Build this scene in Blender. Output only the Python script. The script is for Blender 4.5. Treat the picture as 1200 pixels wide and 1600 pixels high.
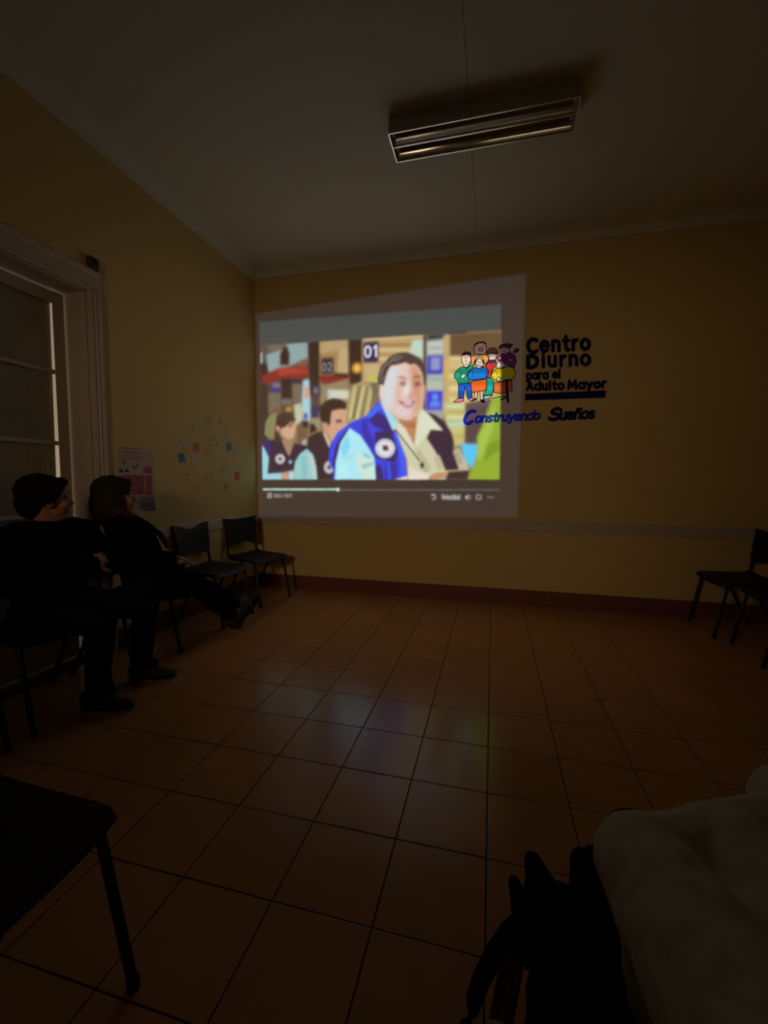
import bpy, bmesh, math, random
import numpy as np
from mathutils import Vector, Matrix
random.seed(7)
for o in list(bpy.data.objects): bpy.data.objects.remove(o)
SC = bpy.context.scene
COL = SC.collection
PI = math.pi

# ------------------------------------------------------------------ camera (solved from the floor grid and the room's edges)
FPX, YAW, PITCH, ROLL, S = 671.4, 0.24591, -0.07468, 0.006263, 0.97275
CAM = Vector((0, 0, 1.25 * S))
cy, sy, cp, sp, cr, sr = math.cos(YAW), math.sin(YAW), math.cos(PITCH), math.sin(PITCH), math.cos(ROLL), math.sin(ROLL)
FWD = Vector((-sy * cp, cy * cp, sp)); _r = Vector((cy, sy, 0)); _u = _r.cross(FWD)
RT = cr * _r + sr * _u; UP = -sr * _r + cr * _u
cd = bpy.data.cameras.new('camera'); cam = bpy.data.objects.new('camera', cd); COL.objects.link(cam)
cam.matrix_world = Matrix(((RT.x, UP.x, -FWD.x, CAM.x), (RT.y, UP.y, -FWD.y, CAM.y), (RT.z, UP.z, -FWD.z, CAM.z), (0, 0, 0, 1)))
cd.sensor_fit = 'HORIZONTAL'; cd.sensor_width = 36; cd.lens = 36 * FPX / 1200; cd.clip_start = 0.02
SC.camera = cam
SC.view_settings.view_transform = 'Standard'; SC.view_settings.look = 'None'
SC.view_settings.exposure = 0.0; SC.view_settings.gamma = 1.0
SC.view_settings.use_curve_mapping = False
SC.cycles.use_denoising = True
SC.cycles.max_bounces = 10; SC.cycles.diffuse_bounces = 6; SC.cycles.sample_clamp_indirect = 4
SC.cycles.caustics_reflective = False

# ------------------------------------------------------------------ world: dim dusk outside, seen only through the gaps of the door
W = bpy.data.worlds.new('dusk'); SC.world = W; W.use_nodes = True
W.node_tree.nodes['Background'].inputs[0].default_value = (1.0, 0.74, 0.50, 1)
W.node_tree.nodes['Background'].inputs[1].default_value = 0.36

# ------------------------------------------------------------------ room measures
YB = 4.466679 * S      # back wall (with the picture)
XL = -2.633233 * S     # left wall
XR = 2.34              # right wall
YR = -2.6              # wall behind the camera
ZC = 3.454             # ceiling
ZCROWN = 3.37
TILE, TX0, TY0 = 0.30, 0.01126, 1.3435

def ray(u, v): return FWD + RT * ((u - 600) / FPX) - UP * ((v - 800) / FPX)
def on_back(u, v, y=YB): d = ray(u, v); return CAM + d * (y / d.y)
def on_left(u, v, x=XL): d = ray(u, v); return CAM + d * (x / d.x)
def on_level(u, v, z): d = ray(u, v); return CAM + d * ((z - CAM.z) / d.z)
def lin(c): return tuple(((x / 255) / 12.92 if x / 255 <= 0.04045 else ((x / 255 + 0.055) / 1.055) ** 2.4) for x in c)

# zoom frames in which the flat pictures on the wall were measured
FR = {'P': (0, 0, 1), 'A': (390, 470, 4), 'B': (500, 520, 4.61538), 'C': (580, 540, 10), 'D': (400, 520, 6.6667),
      'E': (680, 470, 4), 'M': (700, 525, 10), 'T': (810, 520, 8)}
def fr(f, pts): a, b, k = FR[f]; return [(a + x / k, b + y / k) for x, y in pts]
def ell(cx, cy_, rx, ry, n=20, a=0): return [(cx + rx * math.cos(a + 2 * PI * i / n), cy_ + ry * math.sin(a + 2 * PI * i / n)) for i in range(n)]
def rect(x0, y0, x1, y1): return [(x0, y0), (x1, y0), (x1, y1), (x0, y1)]

# ------------------------------------------------------------------ stroke alphabet (x, y with baseline 0, x-height .68, cap 1)
def arc(cx, cy_, rx, ry, a0, a1, n=12):
    return [(cx + rx * math.cos(math.radians(a0 + (a1 - a0) * i / n)), cy_ + ry * math.sin(math.radians(a0 + (a1 - a0) * i / n))) for i in range(n + 1)]
O_ = arc(.31, .34, .29, .34, 0, 360, 18)
N_ = [[(.05, .68), (.05, 0)], [(.05, .38)] + arc(.28, .42, .23, .26, 170, 0, 8) + [(.51, 0)]]
GL = {
 'C': (.78, [arc(.42, .5, .38, .5, 50, 310, 16)]), 'e': (.64, [[(.05, .36), (.58, .36)] + arc(.31, .34, .29, .34, 5, 315, 16)]),
 'n': (.58, N_), 'ñ': (.58, N_ + [[(.1, .92), (.22, 1.0), (.36, .9), (.48, .98)]]),
 't': (.46, [[(.2, .95), (.2, .15), (.28, .01), (.42, .02)], [(.02, .66), (.42, .66)]]),
 'r': (.42, [[(.05, .68), (.05, 0)], [(.05, .4), (.14, .6), (.36, .68)]]), 'o': (.64, [O_]),
 'D': (.78, [[(.06, 0), (.06, 1), (.3, 1)] + arc(.3, .5, .44, .5, 90, -90, 12) + [(.06, 0)]]),
 'i': (.18, [[(.07, 0), (.07, .66)], [(.07, .92), (.07, .94)]]), 'u': (.6, [[(.05, .68), (.05, .25)] + arc(.27, .25, .22, .24, 180, 360, 8) + [(.5, .68)], [(.5, .68), (.5, 0)]]),
 'p': (.66, [[(.06, .68), (.06, -.3)], O_]), 'a': (.66, [O_, [(.6, .68), (.6, 0)]]), 'l': (.2, [[(.07, 1), (.07, 0)]]),
 'A': (.74, [[(.02, 0), (.34, 1), (.68, 0)], [(.14, .34), (.56, .34)]]), 'd': (.66, [O_, [(.6, 1), (.6, 0)]]),
 'M': (.9, [[(.03, 0), (.1, 1), (.42, .25), (.74, 1), (.82, 0)]]), 'y': (.6, [[(.03, .68), (.29, .05)], [(.56, .68), (.18, -.3)]]),
 'S': (.7, [arc(.36, .76, .3, .24, 30, 270, 12) + arc(.34, .26, .32, .26, 90, -150, 12)]),
 's': (.5, [arc(.25, .51, .2, .17, 30, 270, 10) + arc(.23, .17, .22, .17, 90, -150, 10)]),
 'c': (.56, [arc(.31, .34, .29, .34, 50, 310, 12)]), 'V': (.7, [[(.02, 1), (.33, 0), (.64, 1)]]),
 'b': (.66, [O_, [(.04, 1), (.04, 0)]]), '0': (.68, [arc(.31, .5, .28, .5, 0, 360, 18)]), '1': (.4, [[(.05, .8), (.26, 1), (.26, 0)]]),
 '2': (.66, [arc(.3, .72, .27, .28, 160, -30, 10) + [(.04, 0), (.6, 0)]]), '6': (.66, [[(.5, 1), (.1, .5)], arc(.31, .3, .27, .3, 0, 360, 16)]),
 '9': (.66, [[(.12, 0), (.52, .5)], arc(.31, .7, .27, .3, 0, 360, 16)]), ':': (.2, [[(.08, .15), (.08, .17)], [(.08, .6), (.08, .62)]]),
 '/': (.5, [[(.05, -.05), (.42, 1.05)]]), ' ': (.36, []),
}
def text_strokes(s, p0, p1, h, shear=0.0, gap=0.16):
    """letters between two baseline points (y down), cap height h -> one list of polylines per letter"""
    tot = sum(GL[c][0] for c in s) + gap * (len(s) - 1)
    dx, dy = p1[0] - p0[0], p1[1] - p0[1]; L = math.hypot(dx, dy); ex, ey = dx / L, dy / L; k = L / tot
    out, x = [], 0
    for c in s:
        out.append([[(p0[0] + ex * k * (x + px + shear * py) + ey * 0, p0[1] + ey * k * (x + px) - h * py) for px, py in st] for st in GL[c][1]])
        x += GL[c][0] + gap
    return [(c, o) for c, o in zip(s, out) if c != ' ']
def stroke_polys(line, w, n=10):
    """a thick round-ended line as a list of small convex polygons"""
    out = []
    for (x0, y0), (x1, y1) in zip(line[:-1], line[1:]):
        L = math.hypot(x1 - x0, y1 - y0) or 1e-6; nx, ny = -(y1 - y0) / L * w / 2, (x1 - x0) / L * w / 2
        out.append([(x0 + nx, y0 + ny), (x1 + nx, y1 + ny), (x1 - nx, y1 - ny), (x0 - nx, y0 - ny)])
    for (x, y) in line: out.append(ell(x, y, w / 2, w / 2, n))
    return out

# ------------------------------------------------------------------ the film frame the projector shows: (frame, outline, colour, part, sub-part)
V = []
SOFT = 0
def v(f, pts, c, part=None, sub=None, soft=None): V.append((fr(f, pts), c, part, sub, SOFT if soft is None else soft))
def vs(f, line, w, c): 
    for p in stroke_polys(fr(f, line), w / FR[f][2]): V.append((p, c, None, None, 0))
RASTER = [(400, 490), (822, 427), (808, 808), (404, 808)]
V.append((RASTER, (67, 57, 49), None, None, 0))
V.append(([(405, 503), (783, 476), (782, 519), (406, 541)], (76, 80, 77), None, None, 0))
V.append(([(411, 749), (781, 749), (781, 800), (411, 800)], (64, 56, 50), None, None, 0))
VIDEO = [(406.5, 539.5), (783.5, 515.5), (780.5, 749.3), (410.5, 749.3)]
V.append((VIDEO, (140, 115, 82), None, None, 0))
SOFT = 4.5
# supermarket behind, left third
v('A', [(62, 277), (620, 238), (620, 640), (100, 800)], (88, 73, 60))
v('A', rect(66, 390, 118, 900), (62, 54, 48))
v('A', [(66, 275), (190, 268), (190, 340), (70, 400)], (92, 84, 72))
v('A', [(105, 340), (190, 300), (240, 268), (365, 260), (365, 372), (250, 412), (180, 440), (118, 447)], (142, 165, 164))
v('A', [(62, 330), (76, 322), (76, 390), (64, 395)], (185, 205, 205))
v('A', [(112, 275), (245, 268), (200, 310), (125, 322)], (120, 105, 86))
v('A', [(240, 412), (365, 352), (365, 420)], (128, 88, 66))
v('A', [(213, 285), (236, 285), (251, 330), (248, 404), (190, 406), (188, 335)], (46, 38, 36), 'hanging_lamp')
v('A', [(70, 395), (100, 390), (112, 430), (110, 480), (72, 480)], (50, 42, 40))
v('A', [(75, 470), (180, 420), (365, 410), (365, 487), (190, 487), (120, 525), (78, 505)], (134, 52, 46), 'awning')
v('A', [(178, 425), (250, 415), (365, 432), (365, 452), (180, 466)], (172, 66, 56))
v('A', rect(196, 486, 262, 612), (52, 44, 42))
v('A', rect(262, 490, 330, 520), (60, 44, 62))
v('A', rect(128, 540, 195, 572), (56, 58, 122)); v('A', rect(146, 515, 192, 542), (126, 116, 130))
v('A', rect(270, 520, 326, 640), (122, 106, 84)); v('A', rect(118, 575, 196, 700), (116, 104, 86))
v('A', [(140, 690), (190, 660), (195, 740), (150, 760)], (120, 84, 66))
v('A', rect(200, 615, 265, 650), (112, 108, 104))
v('A', [(335, 500), (372, 490), (382, 700), (377, 752), (340, 752), (325, 690)], (168, 206, 210), 'banner')
v('A', rect(344, 535, 370, 612), (214, 152, 112)); v('A', rect(338, 702, 362, 742), (58, 66, 168))
v('A', [(275, 650), (325, 640), (335, 760), (310, 800), (288, 760)], (190, 192, 164))
v('A', [(225, 668), (265, 660), (265, 690), (228, 692)], (182, 142, 52))
v('A', [(365, 258), (440, 252), (440, 592), (380, 592)], (54, 44, 40), 'dark_pillar')
v('A', [(440, 252), (615, 241), (615, 470), (440, 470)], (164, 132, 88))
v('A', [(440, 256), (612, 246), (612, 300), (440, 330)], (182, 156, 112))
v('A', [(560, 300), (615, 290), (615, 460), (545, 460)], (190, 166, 118))
v('A', [(440, 500), (620, 482), (620, 640), (440, 645)], (150, 130, 100))
v('A', [(440, 465), (620, 455), (620, 485), (500, 520), (448, 524)], (132, 50, 46)); v('A', [(525, 448), (622, 458), (622, 476), (530, 476)], (66, 46, 40))
v('A', [(447, 357), (526, 353), (526, 458), (447, 462)], (60, 50, 54), 'number_sign')
v('A', [(492, 556), (622, 560), (622, 614), (492, 614)], (206, 206, 182)); v('A', rect(488, 556, 502, 612), (152, 192, 192))
v('A', rect(388, 530, 440, 596), (58, 60, 92), 'small_sign'); v('A', rect(402, 545, 430, 580), (122, 112, 92))
v('A', rect(384, 655, 432, 735), (58, 58, 94)); v('A', rect(385, 735, 442, 802), (152, 142, 112))
v('A', [(618, 240), (714, 233), (706, 512), (625, 522)], (50, 40, 38), 'dark_pillar')
# middle background
v('A', [(706, 232), (1090, 208), (1090, 720), (700, 720)], (186, 156, 106))
v('A', [(714, 234), (1085, 211), (1085, 226), (714, 252)], (206, 182, 132))
for k, c in ((268, (150, 118, 76)), (300, (214, 194, 142)), (330, (168, 136, 86)), (356, (216, 200, 150))): v('A', rect(808, k, 1010, k + 16), c)
v('A', [(1018, 250), (1088, 240), (1088, 360), (1000, 330)], (186, 210, 192))
v('A', [(708, 390), (812, 388), (804, 512), (735, 522)], (196, 172, 120)); v('A', [(738, 470), (802, 462), (800, 505), (750, 510)], (186, 192, 84))
v('A', [(711, 258), (808, 250), (806, 386), (711, 390)], (50, 42, 84), 'number_sign')
v('A', ell(672, 421, 31, 32), (204, 150, 58), 'orange_lamp'); v('A', ell(672, 421, 16, 16), (240, 200, 96))
# right background
v('B', [(745, 18), (776, 14), (770, 600), (748, 600)], (62, 54, 56), 'dark_pillar')
v('B', [(772, 14), (905, 8), (895, 620), (765, 620)], (158, 162, 152))
v('B', [(772, 10), (905, 0), (905, 40), (772, 60)], (66, 60, 62))
v('B', [(776, 64), (894, 60), (890, 152), (778, 156)], (190, 196, 188)); v('B', rect(790, 104, 880, 116), (140, 134, 130))
v('B', [(773, 166), (892, 160), (888, 300), (770, 302)], (52, 60, 182), 'blue_sign'); v('B', [(800, 180), (868, 176), (865, 268), (800, 270)], (142, 152, 194))
v('B', [(776, 310), (888, 306), (886, 414), (776, 412)], (176, 188, 172)); v('B', rect(780, 330, 884, 342), (140, 146, 150))
v('B', [(765, 420), (888, 418), (885, 556), (765, 558)], (40, 54, 204), 'blue_sign')
v('B', ell(830, 462, 22, 24), (96, 152, 232)); v('B', [(790, 536), (795, 502), (815, 488), (846, 488), (864, 502), (868, 536)], (90, 140, 230))
v('B', [(892, 20), (942, 12), (942, 520), (890, 600)], (192, 166, 112)); v('B', rect(905, 200, 925, 330), (222, 180, 72))
v('B', [(938, 12), (1308, -8), (1306, 172), (938, 172)], (106, 82, 58))
v('B', [(930, 170), (1306, 170), (1306, 520), (925, 520)], (206, 186, 124))
for k, c in ((176, (220, 200, 140)), (268, (166, 140, 92)), (300, (226, 214, 160)), (352, (186, 160, 102)), (392, (228, 220, 166)), (440, (196, 166, 84)), (470, (214, 206, 140))): v('B', rect(935, k, 1304, k + 18), c)
v('B', [(890, 505), (1055, 500), (1050, 800), (930, 830)], (196, 188, 118))
for k, c in ((520, (206, 222, 176)), (560, (190, 170, 96)), (600, (208, 220, 170)), (690, (214, 196, 120)), (740, (190, 170, 100))): v('B', rect(915, k, 1046, k + 20), c)
v('B', [(918, 650), (1046, 646), (1046, 674), (922, 676)], (172, 214, 194))
v('B', [(1050, 508), (1250, 470), (1200, 600), (1150, 810), (1042, 800)], (88, 72, 72)); v('B', [(1050, 512), (1240, 478), (1225, 520), (1052, 545)], (100, 84, 84))
v('B', [(1015, 800), (1150, 805), (1140, 860), (1100, 978), (1045, 930)], (86, 198, 236), 'cyan_paper')
v('E', [(345, 640), (375, 600), (412, 580), (408, 1120), (202, 1120), (268, 960), (262, 850), (300, 770)], (146, 174, 54), 'lime_sleeve')
v('E', [(300, 790), (350, 690), (380, 640), (360, 800), (290, 980), (262, 1000), (270, 860)], (168, 192, 78))
v('E', [(330, 900), (402, 860), (402, 930), (300, 1010)], (126, 152, 46))
SOFT = 3
# woman at the left
v('D', [(150, 850), (210, 830), (240, 900), (200, 1000), (150, 1110), (90, 1060), (100, 930)], (136, 132, 92))
v('D', [(430, 960), (490, 900), (545, 930), (530, 1180), (430, 1160)], (118, 92, 74)); v('D', [(480, 935), (540, 910), (545, 990), (490, 980)], (60, 46, 44)); v('D', [(485, 1120), (530, 1100), (530, 1180), (470, 1180)], (170, 168, 150))
v('D', [(560, 960), (600, 940), (640, 1010), (560, 1060)], (50, 44, 46))
v('D', [(55, 1185), (100, 1180), (140, 1290), (130, 1400), (125, 1460), (275, 1465), (270, 1532), (62, 1532)], (152, 208, 218), 'pictured_woman_in_dark_vest', 'sleeve')
v('D', [(70, 1170), (130, 1110), (270, 1120), (345, 1285), (400, 1150), (520, 1170), (620, 1230), (560, 1300), (400, 1420), (370, 1440), (120, 1470), (135, 1300)], (42, 38, 62), 'pictured_woman_in_dark_vest')
v('D', [(66, 1175), (120, 1115), (150, 1160), (135, 1290), (100, 1200)], (40, 44, 120))
v('D', [(265, 1110), (390, 1110), (350, 1285), (325, 1250)], (162, 130, 102))
v('D', [(255, 1000), (320, 960), (370, 910), (415, 930), (413, 1020), (390, 1100), (330, 1112), (262, 1060)], (204, 164, 134), 'pictured_woman_in_dark_vest', 'face')
v('D', [(330, 960), (372, 915), (400, 930), (372, 985), (345, 990)], (150, 108, 88))
v('D', [(215, 870), (280, 830), (360, 840), (412, 905), (400, 925), (360, 925), (310, 980), (255, 1000), (240, 1060), (275, 1110), (262, 1135), (190, 1125), (200, 980)], (70, 55, 52), 'pictured_woman_in_dark_vest', 'hair')
v('D', [(205, 968), (250, 980), (246, 1040), (212, 1015)], (194, 148, 122))
v('D', [(265, 1468), (335, 1448), (350, 1528), (262, 1530)], (192, 156, 130)); v('D', [(345, 1440), (395, 1450), (390, 1532), (345, 1528)], (172, 216, 216))
v('D', ell(252, 1315, 49, 50), (198, 194, 192), 'pictured_woman_in_dark_vest', 'round_badge'); v('D', ell(252, 1315, 20, 20), (72, 62, 92)); v('D', ell(358, 1345, 15, 15), (152, 202, 226))
# man
v('D', [(690, 1030), (760, 1170), (900, 1220), (900, 1532), (630, 1532), (620, 1330), (530, 1210), (540, 1090), (620, 1040)], (52, 43, 52), 'pictured_man')
v('D', [(700, 1020), (770, 990), (800, 1130), (860, 1230), (790, 1190)], (190, 146, 112)); v('D', [(698, 1040), (722, 1052), (782, 1170), (762, 1195)], (202, 192, 162))
v('D', [(390, 1532), (395, 1440), (412, 1340), (460, 1262), (530, 1210), (592, 1270), (626, 1400), (636, 1532)], (150, 202, 196), 'pictured_man', 'sleeve')
v('D', [(540, 1240), (590, 1290), (622, 1420), (630, 1520), (600, 1510), (560, 1360)], (182, 206, 196)); v('D', [(470, 1300), (520, 1270), (540, 1400), (520, 1530), (480, 1530)], (136, 190, 190))
v('D', [(780, 810), (960, 790), (960, 1130), (800, 1135), (740, 1010), (770, 960), (780, 900)], (206, 162, 132), 'pictured_man', 'face')
v('D', [(830, 905), (890, 900), (900, 935), (835, 940)], (112, 82, 66)); v('D', [(840, 1050), (920, 1050), (920, 1075), (850, 1075)], (150, 96, 84))
v('D', [(690, 935), (740, 945), (762, 1000), (735, 1045), (702, 1012)], (196, 150, 122))
v('D', [(660, 790), (720, 710), (800, 680), (880, 690), (940, 730), (940, 800), (870, 790), (790, 815), (775, 880), (772, 965), (725, 932), (690, 935), (668, 900)], (46, 38, 42), 'pictured_man', 'hair')
v('B', ell(66, 970, 36, 44), (192, 190, 186), 'pictured_man', 'round_badge'); v('B', ell(66, 970, 14, 16), (62, 50, 62))
# blonde head
v('B', [(188, 660), (200, 480), (238, 380), (310, 348), (400, 360), (445, 400), (440, 520), (360, 600), (250, 640)], (166, 150, 102), 'pictured_blonde_head')
for x0, x1, c in ((225, 205, (204, 192, 140)), (262, 230, (126, 110, 72)), (290, 255, (206, 196, 146)), (318, 290, (140, 124, 82)), (345, 318, (196, 184, 132)), (372, 350, (122, 108, 76))):
    v('B', [(x0 + 20, 385), (x0 + 34, 385), (x1 + 22, 620), (x1, 620)], c)
v('B', [(360, 360), (420, 360), (440, 480), (395, 560), (385, 450)], (118, 104, 80))
SOFT = 2.5
# main woman
v('B', [(958, 850), (1000, 828), (1060, 940), (1078, 992), (1000, 988)], (192, 182, 152))
v('B', [(62, 900), (75, 800), (130, 715), (220, 650), (330, 600), (430, 490), (460, 520), (530, 690), (560, 720), (612, 850), (634, 960), (634, 1062), (95, 1062), (100, 1000), (70, 950)], (24, 72, 216), 'pictured_woman_in_blue_vest', 'vest')
v('B', [(88, 940), (100, 840), (140, 750), (205, 690), (190, 760), (135, 860), (112, 1000)], (32, 40, 124))
v('B', [(335, 612), (410, 570), (470, 600), (540, 720), (480, 720), (380, 665)], (26, 38, 116)); v('B', [(395, 715), (520, 705), (562, 850), (550, 940), (470, 920), (400, 900)], (30, 36, 92))
v('B', [(300, 640), (335, 625), (350, 700), (390, 780), (395, 880), (350, 810), (300, 730)], (22, 52, 166)); v('B', [(470, 930), (560, 950), (555, 1060), (470, 1060)], (30, 50, 150))
v('B', [(530, 720), (556, 726), (600, 850), (614, 960), (612, 1060), (590, 1060), (588, 950), (570, 850)], (44, 96, 236))
v('B', [(108, 1062), (115, 930), (150, 790), (215, 688), (290, 740), (350, 830), (390, 900), (396, 960), (402, 1062)], (172, 230, 236), 'pictured_woman_in_blue_vest', 'sleeve')
v('B', [(250, 880), (380, 900), (394, 960), (400, 1055), (300, 1055)], (200, 228, 212)); v('B', [(150, 830), (200, 730), (220, 820), (170, 920)], (130, 214, 236)); v('B', [(300, 950), (385, 930), (388, 950), (310, 985)], (150, 196, 196))
v('B', [(440, 500), (740, 548), (890, 705), (800, 700), (770, 760), (830, 850), (910, 995), (1070, 990), (1062, 1062), (634, 1062), (622, 900), (545, 700), (525, 700)], (206, 202, 166), 'pictured_woman_in_blue_vest', 'shirt')
v('B', [(690, 850), (720, 840), (800, 960), (790, 1010), (720, 980)], (188, 182, 146)); v('B', [(640, 960), (720, 1000), (760, 1030), (640, 1055)], (222, 216, 190))
v('B', [(560, 640), (700, 600), (692, 740), (680, 825), (610, 690)], (192, 134, 88)); v('B', [(560, 620), (690, 640), (690, 690), (620, 680)], (170, 110, 74))
v('B', [(440, 500), (470, 540), (560, 640), (545, 660), (528, 702)], (152, 228, 238)); v('B', [(560, 640), (615, 690), (684, 820), (662, 850), (600, 760), (548, 690)], (216, 214, 188))
v('B', [(728, 555), (760, 570), (888, 705), (800, 692), (700, 820), (684, 810), (698, 690)], (216, 220, 192), 'pictured_woman_in_blue_vest', 'shirt_collar')
v('B', [(770, 570), (830, 590), (900, 640), (950, 720), (970, 800), (960, 850), (1002, 985), (905, 992), (830, 850), (770, 760), (800, 700), (890, 706)], (48, 42, 62), 'pictured_woman_in_blue_vest', 'vest_front')
v('B', [(120, 730), (200, 680), (190, 690), (110, 800), (90, 900), (80, 880)], (40, 92, 232)); v('B', [(330, 605), (420, 520), (440, 540), (360, 620)], (20, 108, 248))
v('B', [(480, 930), (500, 930), (520, 1060), (490, 1060)], (58, 84, 220)); v('B', [(400, 960), (440, 950), (460, 1060), (404, 1060)], (20, 26, 96))
v('B', [(180, 900), (240, 860), (260, 880), (200, 940)], (176, 220, 214)); v('B', [(140, 960), (200, 950), (210, 1040), (130, 1050)], (178, 236, 240)); v('B', [(320, 860), (370, 900), (360, 915), (310, 880)], (138, 190, 200))
v('B', [(820, 900), (860, 880), (900, 985), (850, 990)], (190, 184, 148)); v('B', [(960, 860), (990, 850), (1030, 940), (1000, 950)], (170, 160, 132))
v('C', [(290, 310), (420, 285), (520, 255), (600, 290), (680, 278), (760, 360), (812, 470), (832, 620), (820, 800), (790, 960), (700, 1090), (600, 1172), (500, 1165), (360, 1100), (230, 1000), (165, 880), (180, 750), (200, 600), (230, 440)], (224, 196, 180), 'pictured_woman_in_blue_vest', 'face')
v('C', [(600, 300), (680, 282), (760, 362), (808, 470), (828, 640), (812, 820), (780, 960), (700, 1085), (630, 1100), (700, 900), (660, 800), (630, 650), (610, 480)], (206, 152, 118), soft=9)
v('C', [(780, 420), (808, 470), (828, 640), (812, 820), (790, 900), (795, 640)], (226, 180, 156), soft=9)
v('C', [(205, 600), (245, 430), (300, 330), (400, 325), (425, 480), (350, 620), (360, 800), (330, 950), (250, 985), (180, 870)], (206, 216, 222), soft=14)
v('C', [(400, 640), (470, 680), (440, 780), (400, 880), (390, 760)], (214, 166, 140), soft=9); v('C', [(420, 950), (520, 980), (560, 1060), (480, 1120), (380, 1060)], (224, 208, 208), soft=9)
v('C', [(250, 1030), (400, 1120), (470, 1180), (450, 1190), (360, 1130)], (176, 118, 106), soft=9)
v('C', [(420, 1110), (540, 1165), (640, 1150), (700, 1095), (690, 1180), (560, 1210), (480, 1180)], (200, 140, 104), soft=9)
v('C', [(540, 550), (600, 570), (612, 760), (570, 790), (520, 760)], (226, 226, 232), soft=9); v('C', [(615, 640), (650, 700), (672, 840), (610, 850), (560, 800), (600, 780)], (194, 134, 114), soft=9)
v('C', [(430, 540), (560, 545), (545, 630), (450, 640)], (196, 152, 128), soft=9); v('C', [(640, 560), (790, 550), (790, 640), (660, 660)], (176, 120, 96), soft=9)
v('C', ell(490, 592, 44, 30), (110, 76, 66), soft=4); v('C', ell(720, 598, 40, 26), (86, 60, 54), soft=4); v('C', ell(474, 584, 9, 8), (230, 224, 220), soft=2)
v('C', [(395, 492), (480, 478), (565, 518), (555, 536), (470, 504), (400, 506)], (132, 86, 78), soft=4); v('C', [(648, 500), (700, 464), (780, 478), (796, 504), (700, 500), (655, 520)], (112, 76, 62), soft=4)
v('C', [(430, 856), (500, 880), (580, 884), (660, 872), (696, 862), (670, 940), (600, 985), (520, 965), (455, 905)], (192, 132, 142), soft=4); v('C', [(495, 884), (645, 882), (606, 926), (540, 922)], (222, 200, 200), soft=4)
v('C', [(428, 856), (505, 888), (490, 910), (445, 885)], (106, 62, 64), soft=3); v('C', [(630, 872), (682, 866), (664, 902)], (106, 52, 54), soft=3)
v('C', [(440, 780), (405, 880), (405, 965), (432, 880), (452, 830)], (198, 138, 116), soft=9); v('C', ell(470, 1025, 11, 11), (140, 118, 118), soft=2)
v('C', [(110, 620), (98, 500), (150, 330), (280, 180), (400, 118), (540, 100), (640, 130), (770, 200), (852, 330), (864, 480), (852, 620), (828, 640), (805, 440), (745, 335), (682, 285), (605, 300), (540, 265), (420, 298), (310, 316), (255, 410), (212, 560), (196, 620), (150, 602)], (78, 65, 62), 'pictured_woman_in_blue_vest', 'hair')
for x0, y0, x1, y1 in ((160, 400, 250, 250), (130, 500, 190, 380), (250, 300, 380, 200), (300, 230, 430, 150), (150, 560, 200, 480), (380, 240, 480, 170)): vs('C', [(x0, y0), (x1, y1)], 22, (116, 110, 104))
v('C', [(150, 622), (192, 640), (182, 830), (142, 832), (134, 720)], (236, 208, 198))
v('B', ell(470, 834, 70, 68, 28), (218, 222, 226), 'pictured_woman_in_blue_vest', 'round_badge')
for i in range(22):
    if i not in (0, 11): a = 2 * PI * i / 22; v('B', ell(470 + 58 * math.cos(a), 834 + 57 * math.sin(a), 5, 5, 6), (110, 110, 130))
v('B', [(447, 814), (486, 808), (500, 848), (458, 854)], (84, 40, 60)); v('B', [(462, 820), (482, 818), (490, 836), (470, 840)], (150, 40, 60))
vs('B', [(545, 698), (640, 820), (716, 922)], 9, (60, 58, 92)); v('B', ell(737, 955, 15, 22), (58, 48, 50)); vs('B', [(740, 975), (770, 1000)], 4, (90, 86, 100))
v('B', [(530, 1062), (640, 1030), (780, 1012), (792, 1062)], (228, 218, 198)); v('B', [(780, 1042), (830, 1012), (945, 998), (905, 1050), (790, 1062)], (192, 142, 106))
v('B', [(930, 1000), (1078, 990), (1066, 1062), (900, 1062)], (66, 50, 50), 'dark_phone'); vs('B', [(630, 900), (633, 1060)], 4, (170, 70, 100))
SOFT = 0
# numbers on the signs
for c, sts in text_strokes('01', (720 - 0, 352), (800, 346), 66, gap=.2):
    for st in sts: vs('A', st, 13, (208, 208, 216))
for c, sts in text_strokes('02', (456, 440), (514, 436), 50, gap=.2):
    for st in sts: vs('A', st, 9, (128, 122, 126))
# player controls under the film
V.append((rect(411, 764.6, 780, 766.4), (98, 102, 98), None, None, 0)); V.append((rect(411, 763.4, 528, 765.8), (184, 222, 206), 'progress_bar', None, 0)); V.append((ell(528, 765, 2.7, 2.7), (200, 230, 216), 'progress_knob', None, 0))
UI = (176, 178, 170)
V.append((rect(418.2, 770, 420.2, 778.5), UI, 'pause_icon', None, 0)); V.append((rect(422.2, 770, 424.2, 778.5), UI, 'pause_icon', None, 0))
for c, sts in text_strokes('00:06 / 00:19', (428, 777), (456, 777), 5.2):
    for st in sts: vs('P', st, .9, (150, 150, 142))
for c, sts in text_strokes('Velocidad', (690.5, 780), (718.5, 780), 7.2):
    for st in sts: vs('P', st, 1.3, UI)
vs('P', arc(677.5, 776.5, 3, 3.4, -150, 120, 10), 1.6, UI); vs('P', [(674.5, 773), (678, 773)], 1.6, UI)
V.append(([(727, 775), (729, 775), (731.5, 772), (731.5, 781.5), (729, 779), (727, 779)], UI, None, None, 0)); vs('P', arc(732, 776.8, 3, 3.6, -60, 60, 6), .9, UI)
vs('P', [(745, 773.5), (751, 773.5), (752, 776), (751, 780), (745, 780), (744, 777), (745, 773.5)], 1.1, UI)
for x in (763, 766.5, 770): V.append((ell(x, 777, .9, .9, 8), UI, None, None, 0))
for p in stroke_polys([(700, 521.3), (728, 519.6)], 2.2): V.append((p, (62, 50, 74), None, None, 0))

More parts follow.
